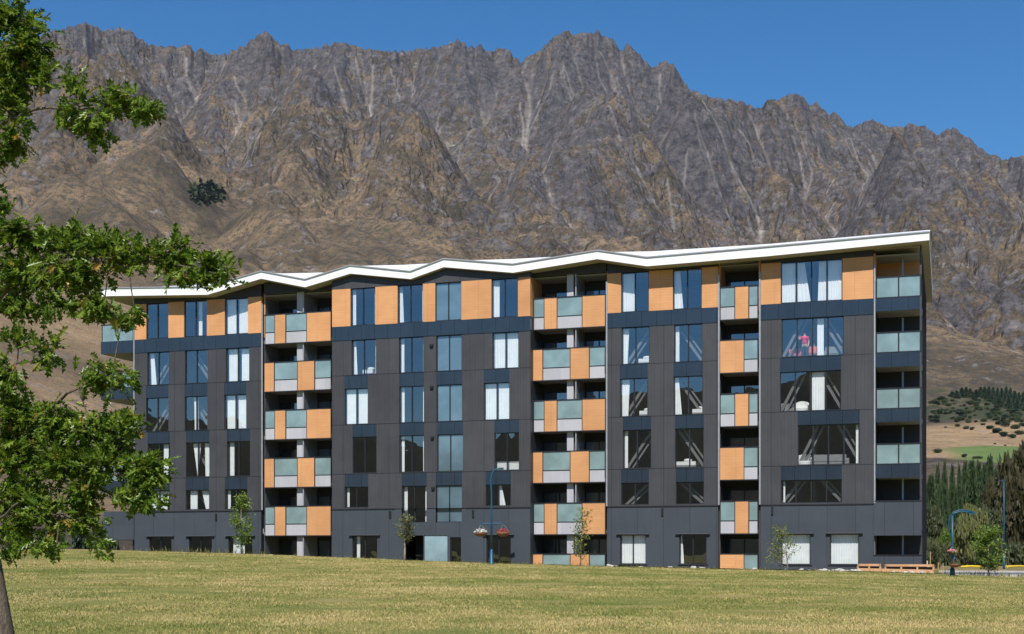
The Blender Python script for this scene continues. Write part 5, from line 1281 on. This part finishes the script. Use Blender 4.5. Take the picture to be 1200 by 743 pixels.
# thin timber stakes by the roadside
M_STAKE = plain('timber_stake', (0.40, 0.27, 0.13), .85)
for px, hgt, lb in ((1090, 1.5, 'thin timber stake nearest the building corner'), (1099.5, .9, 'short thin stake between the building and the lamp'), (1105, .85, 'thin stake just left of the street lamp')):
    x = (px - 600) / F * 78; b = MB(); b.tube([(0, 0, -.1), (.01, 0, hgt)], .03, 5); o = b.build('stake', M_STAKE); o.location = (x, 78, gz1(x, 78)); set_props(o, lb, 'stake')
# low wall-like shed glimpsed right of the building
b = MB(); b.box(-1.6, 1.6, -1.5, 1.5, 0, 2.2); sh = empty('shed', (39.6, 131, .15)); sh.scale = (.62, .8, .72); b.build('wall', plain('cream_wall', (.55, .48, .38), .85), sh); b = MB(); b.poly([(-1.8, -1.7, 2.2), (1.8, -1.7, 2.2), (1.8, 0, 3.0), (-1.8, 0, 3.0)]); b.poly([(-1.8, 0, 3.0), (1.8, 0, 3.0), (1.8, 1.7, 2.2), (-1.8, 1.7, 2.2)]); b.poly([(-1.8,-1.7,2.2),(-1.8,0,3.0),(-1.8,1.7,2.2)]); b.poly([(1.8,-1.7,2.2),(1.8,1.7,2.2),(1.8,0,3.0)]); b.build('roof', plain('pink_roof', (.5, .28, .22), .8), sh)
set_props(sh, 'small cream shed with a pink roof, half hidden right of the building', 'shed')

# ------------------------------------------------------------------ things in the rooms
def local(name, label, cat, s, d, z, rz=0, group=None):
    q = L2W(s, d, z); t = empty(name, q, BROT + rz); return set_props(t, label, cat, group)
M_RED = plain('red_cloth', (0.72, 0.03, 0.10), .8); M_TROU = plain('dark_trousers', (0.03, 0.035, 0.05), .8); M_SKIN = plain('skin', (0.50, 0.30, 0.22), .6); M_HAIR = plain('dark_hair', (0.03, 0.02, 0.015), .7)
M_CORAL = plain('coral_seat', (0.75, 0.18, 0.14), .7); M_WHT = plain('white_upholstery', (0.78, 0.78, 0.76), .8, 0, .04); M_GREY = plain('grey_upholstery', (0.24, 0.24, 0.24), .9)
def skin_body(name, mat, parent, verts, edges, radii, root_i=0, sub=2):
    me = bpy.data.meshes.new(name); me.from_pydata(verts, edges, []); o = link(name, me, parent)
    md = o.modifiers.new('skin', 'SKIN'); md.use_smooth_shade = True; sv = me.skin_vertices[0].data
    for i, r_ in enumerate(radii): sv[i].radius = (r_, r_) if isinstance(r_, float) else r_
    sv[root_i].use_root = True; o.modifiers.new('sub', 'SUBSURF').levels = sub; o.modifiers['sub'].render_levels = sub; me.materials.append(mat); return o
FL_B = 12.99
per = local('person', 'person in a red shirt with one arm raised behind the corner room glass', 'person', S(943, .75), .75, FL_B)
vs = [(0, 0, .95), (0, 0, 1.12), (0, 0, 1.32), (0, 0, 1.45), (0, -.01, 1.52), (0, -.02, 1.60), (0, -.03, 1.70),
      (-.17, 0, 1.41), (-.34, -.10, 1.30), (-.42, -.25, 1.42), (-.44, -.30, 1.47), (.17, 0, 1.41), (.24, .02, 1.14), (.22, -.10, .92), (.21, -.13, .84),
      (-.10, 0, .88), (-.12, -.02, .50), (-.12, .02, .08), (-.12, -.14, .04), (.10, 0, .88), (.12, -.02, .50), (.12, .02, .08), (.12, -.14, .04)]
es = [(0, 1), (1, 2), (2, 3), (3, 4), (4, 5), (5, 6), (3, 7), (7, 8), (8, 9), (9, 10), (3, 11), (11, 12), (12, 13), (13, 14), (0, 15), (15, 16), (16, 17), (17, 18), (0, 19), (19, 20), (20, 21), (21, 22)]
rd = [.15, .14, .16, .12, .055, .085, .09, .075, .05, .04, .035, .075, .05, .04, .035, .10, .065, .045, .04, .10, .065, .045, .04]
body = skin_body('body', M_SKIN, per, vs, es, [float(q) for q in rd])
skin_body('shirt', M_RED, per, [(0, 0, .98), (0, 0, 1.14), (0, 0, 1.33), (0, 0, 1.45), (-.18, 0, 1.41), (-.28, -.06, 1.345), (.18, 0, 1.41), (.22, .01, 1.24)], [(0, 1), (1, 2), (2, 3), (3, 4), (4, 5), (3, 6), (6, 7)], [.18, .17, .19, .13, .10, .085, .10, .085])
skin_body('trousers', M_TROU, per, [(0, 0, .98), (0, 0, .92), (-.10, 0, .86), (-.12, -.02, .50), (-.12, .02, .10), (.10, 0, .86), (.12, -.02, .50), (.12, .02, .10)], [(0, 1), (1, 2), (2, 3), (3, 4), (1, 5), (5, 6), (6, 7)], [.16, .16, .12, .085, .07, .12, .085, .07])
skin_body('hair', M_HAIR, per, [(0, .02, 1.66), (0, .0, 1.75)], [(0, 1)], [.10, .085])
def chair(label, s, d, z, mat, rz=0, group=None, name='chair'):
    t = local(name, label, 'chair', s, d, z, rz, group)
    b = MB(); b.box(-.23, .23, -.22, .22, .42, .49); b.build('seat', mat, t); b = MB(); b.box(-.23, .23, .19, .25, .49, .88); b.build('backrest', mat, t)
    for a in (-.2, .2):
        for c in (-.19, .19): b = MB(); b.tube([(a * 1.1, c * 1.1, 0), (a, c, .42)], .014, 5); b.build('leg', M_TRIM, t)
for px, d, rz, lb in ((930, 1.2, .4, 'coral chair to the left of the person in the red shirt'), (938.5, 1.5, 2.8, 'coral chair at the feet of the person in the red shirt'), (948, 1.5, 3.4, 'coral chair just right of the standing person'), (953.5, 1.1, 3.0, 'coral chair farther right, next to the pale blue doorway')):
    chair(lb, S(px, d), d, FL_B, M_CORAL, rz, None)
def armchair(label, s, d, z, mat):
    t = local('armchair', label, 'armchair', s, d, z)
    b = MB(); n = 14
    for i in range(n):
        a0, a1 = math.pi * i / n, math.pi * (i + 1) / n
        q = [(math.cos(a) * rr_, .1 + math.sin(a) * .35 * rr_ / .5) for a, rr_ in ((a0, .50), (a1, .50), (a1, .38), (a0, .38))]
        h0, h1 = .62 + .28 * math.sin(a0), .62 + .28 * math.sin(a1)
        v = [(q[0][0], q[0][1], .1), (q[1][0], q[1][1], .1), (q[2][0], q[2][1], .1), (q[3][0], q[3][1], .1), (q[0][0], q[0][1], h0), (q[1][0], q[1][1], h1), (q[2][0], q[2][1], h1), (q[3][0], q[3][1], h0)]
        for f in ((0, 1, 5, 4), (2, 3, 7, 6), (4, 5, 6, 7)): b.poly([v[w] for w in f])
    b.build('backrest', mat, t); b = MB(); b.lathe(0, .05, [(.36, .12), (.40, .2), (.40, .42), (.36, .46)], 16); b.build('seat', mat, t)
    for a in (.8, 2.3, 3.9, 5.5): b = MB(); b.tube([(.3 * math.cos(a), .05 + .25 * math.sin(a), 0), (.28 * math.cos(a), .05 + .22 * math.sin(a), .14)], .02, 5); b.build('leg', M_TRIM, t)
FC, FD = 9.78, 6.60
armchair('white rounded armchair behind the corner room glass, left of the white curtain', S(939, .9), .9, FC, M_WHT)
armchair('grey rounded armchair left of the white one in the corner room', S(922, 1.1), 1.1, FC, M_GREY)
armchair('white armchair at the left end of the wide braced window, third floor up', S(942, .8), .8, FD, M_WHT)
def sofa(label, s, d, z, mat, w=.95):
    t = local('sofa', label, 'sofa', s, d, z); b = MB(); b.box(-w, w, -.4, .4, .12, .42); b.build('seat', mat, t); b = MB(); b.box(-w, w, -.43, -.27, .42, .82); b.build('backrest', mat, t)
    for a in (-1, 1): b = MB(); b.box(a * w, a * (w + .16), -.43, .4, .1, .60); b.build('armrest', mat, t)
sofa('grey sofa with its back to the wide braced window on the right', S(973, 1.2), 1.2, FD, M_GREY)
sofa('grey sofa back seen at the right of the room with the person', S(980, 1.3), 1.3, FL_B, M_GREY, .6)
for px, lb, r_, row in ((756, 'white bed end in the room of the top left braced window of the east block', 0, FL_B), (757, 'white bed end one floor below, behind the rising brace', 0, FC), (819, 'white bed end in the right-hand braced room, one floor below the top braced one', 0, FC), (801, 'white bed in the braced room with dark glass on the right of the east block', 0, FD), (433, 'white bed end in the middle block room with a curtain at its left edge', 0, FL_B)):
    d = MID + .95 if px < 600 else .95; wd2 = .35 if px != 801 else .8
    t = local('bed', lb, 'bed', S(px, d), d, row); b = MB(); b.box(-wd2, wd2, -.3, 1.5, .2, .36); b.build('bed_frame', M_GREY, t); b = MB(); b.box(-wd2, wd2, -.3, 1.5, .362, .58); b.build('mattress', M_WHT, t); b = MB(); b.lathe(wd2 * .35, 0, [(.2, .585), (.26, .64), (.24, .72), (.1, .76)], 12); b.build('pillow', M_WHT, t, True)
t = local('kitchen_counter', 'white kitchen counter behind the lower edge of a dark window above the lamp', 'counter', S(594, MID + 1), MID + 1, FD); b = MB(); b.box(-.95, .9, -.3, .3, .1, .72); b.build('cabinet', M_WHT, t); b = MB(); b.box(-.98, .93, -.33, .33, .722, .76); b.build('worktop', M_GREYP, t)
# ================================================================== THE AIR
m = bpy.data.materials.new('thin_air'); m.use_nodes = True; t = m.node_tree; t.nodes.clear()
out = t.nodes.new('ShaderNodeOutputMaterial'); pv = t.nodes.new('ShaderNodeVolumePrincipled')
pv.inputs['Color'].default_value = (0.62, 0.76, 1.0, 1); pv.inputs['Density'].default_value = 1.4e-5; pv.inputs['Anisotropy'].default_value = 0.0
t.links.new(pv.outputs[0], out.inputs['Volume'])
b = MB(); b.box(-3100, 3100, -1500, 5400, -5.0, 1950.0)
set_props(b.build('haze', m), 'thin blue haze filling the valley air', kind='stuff')
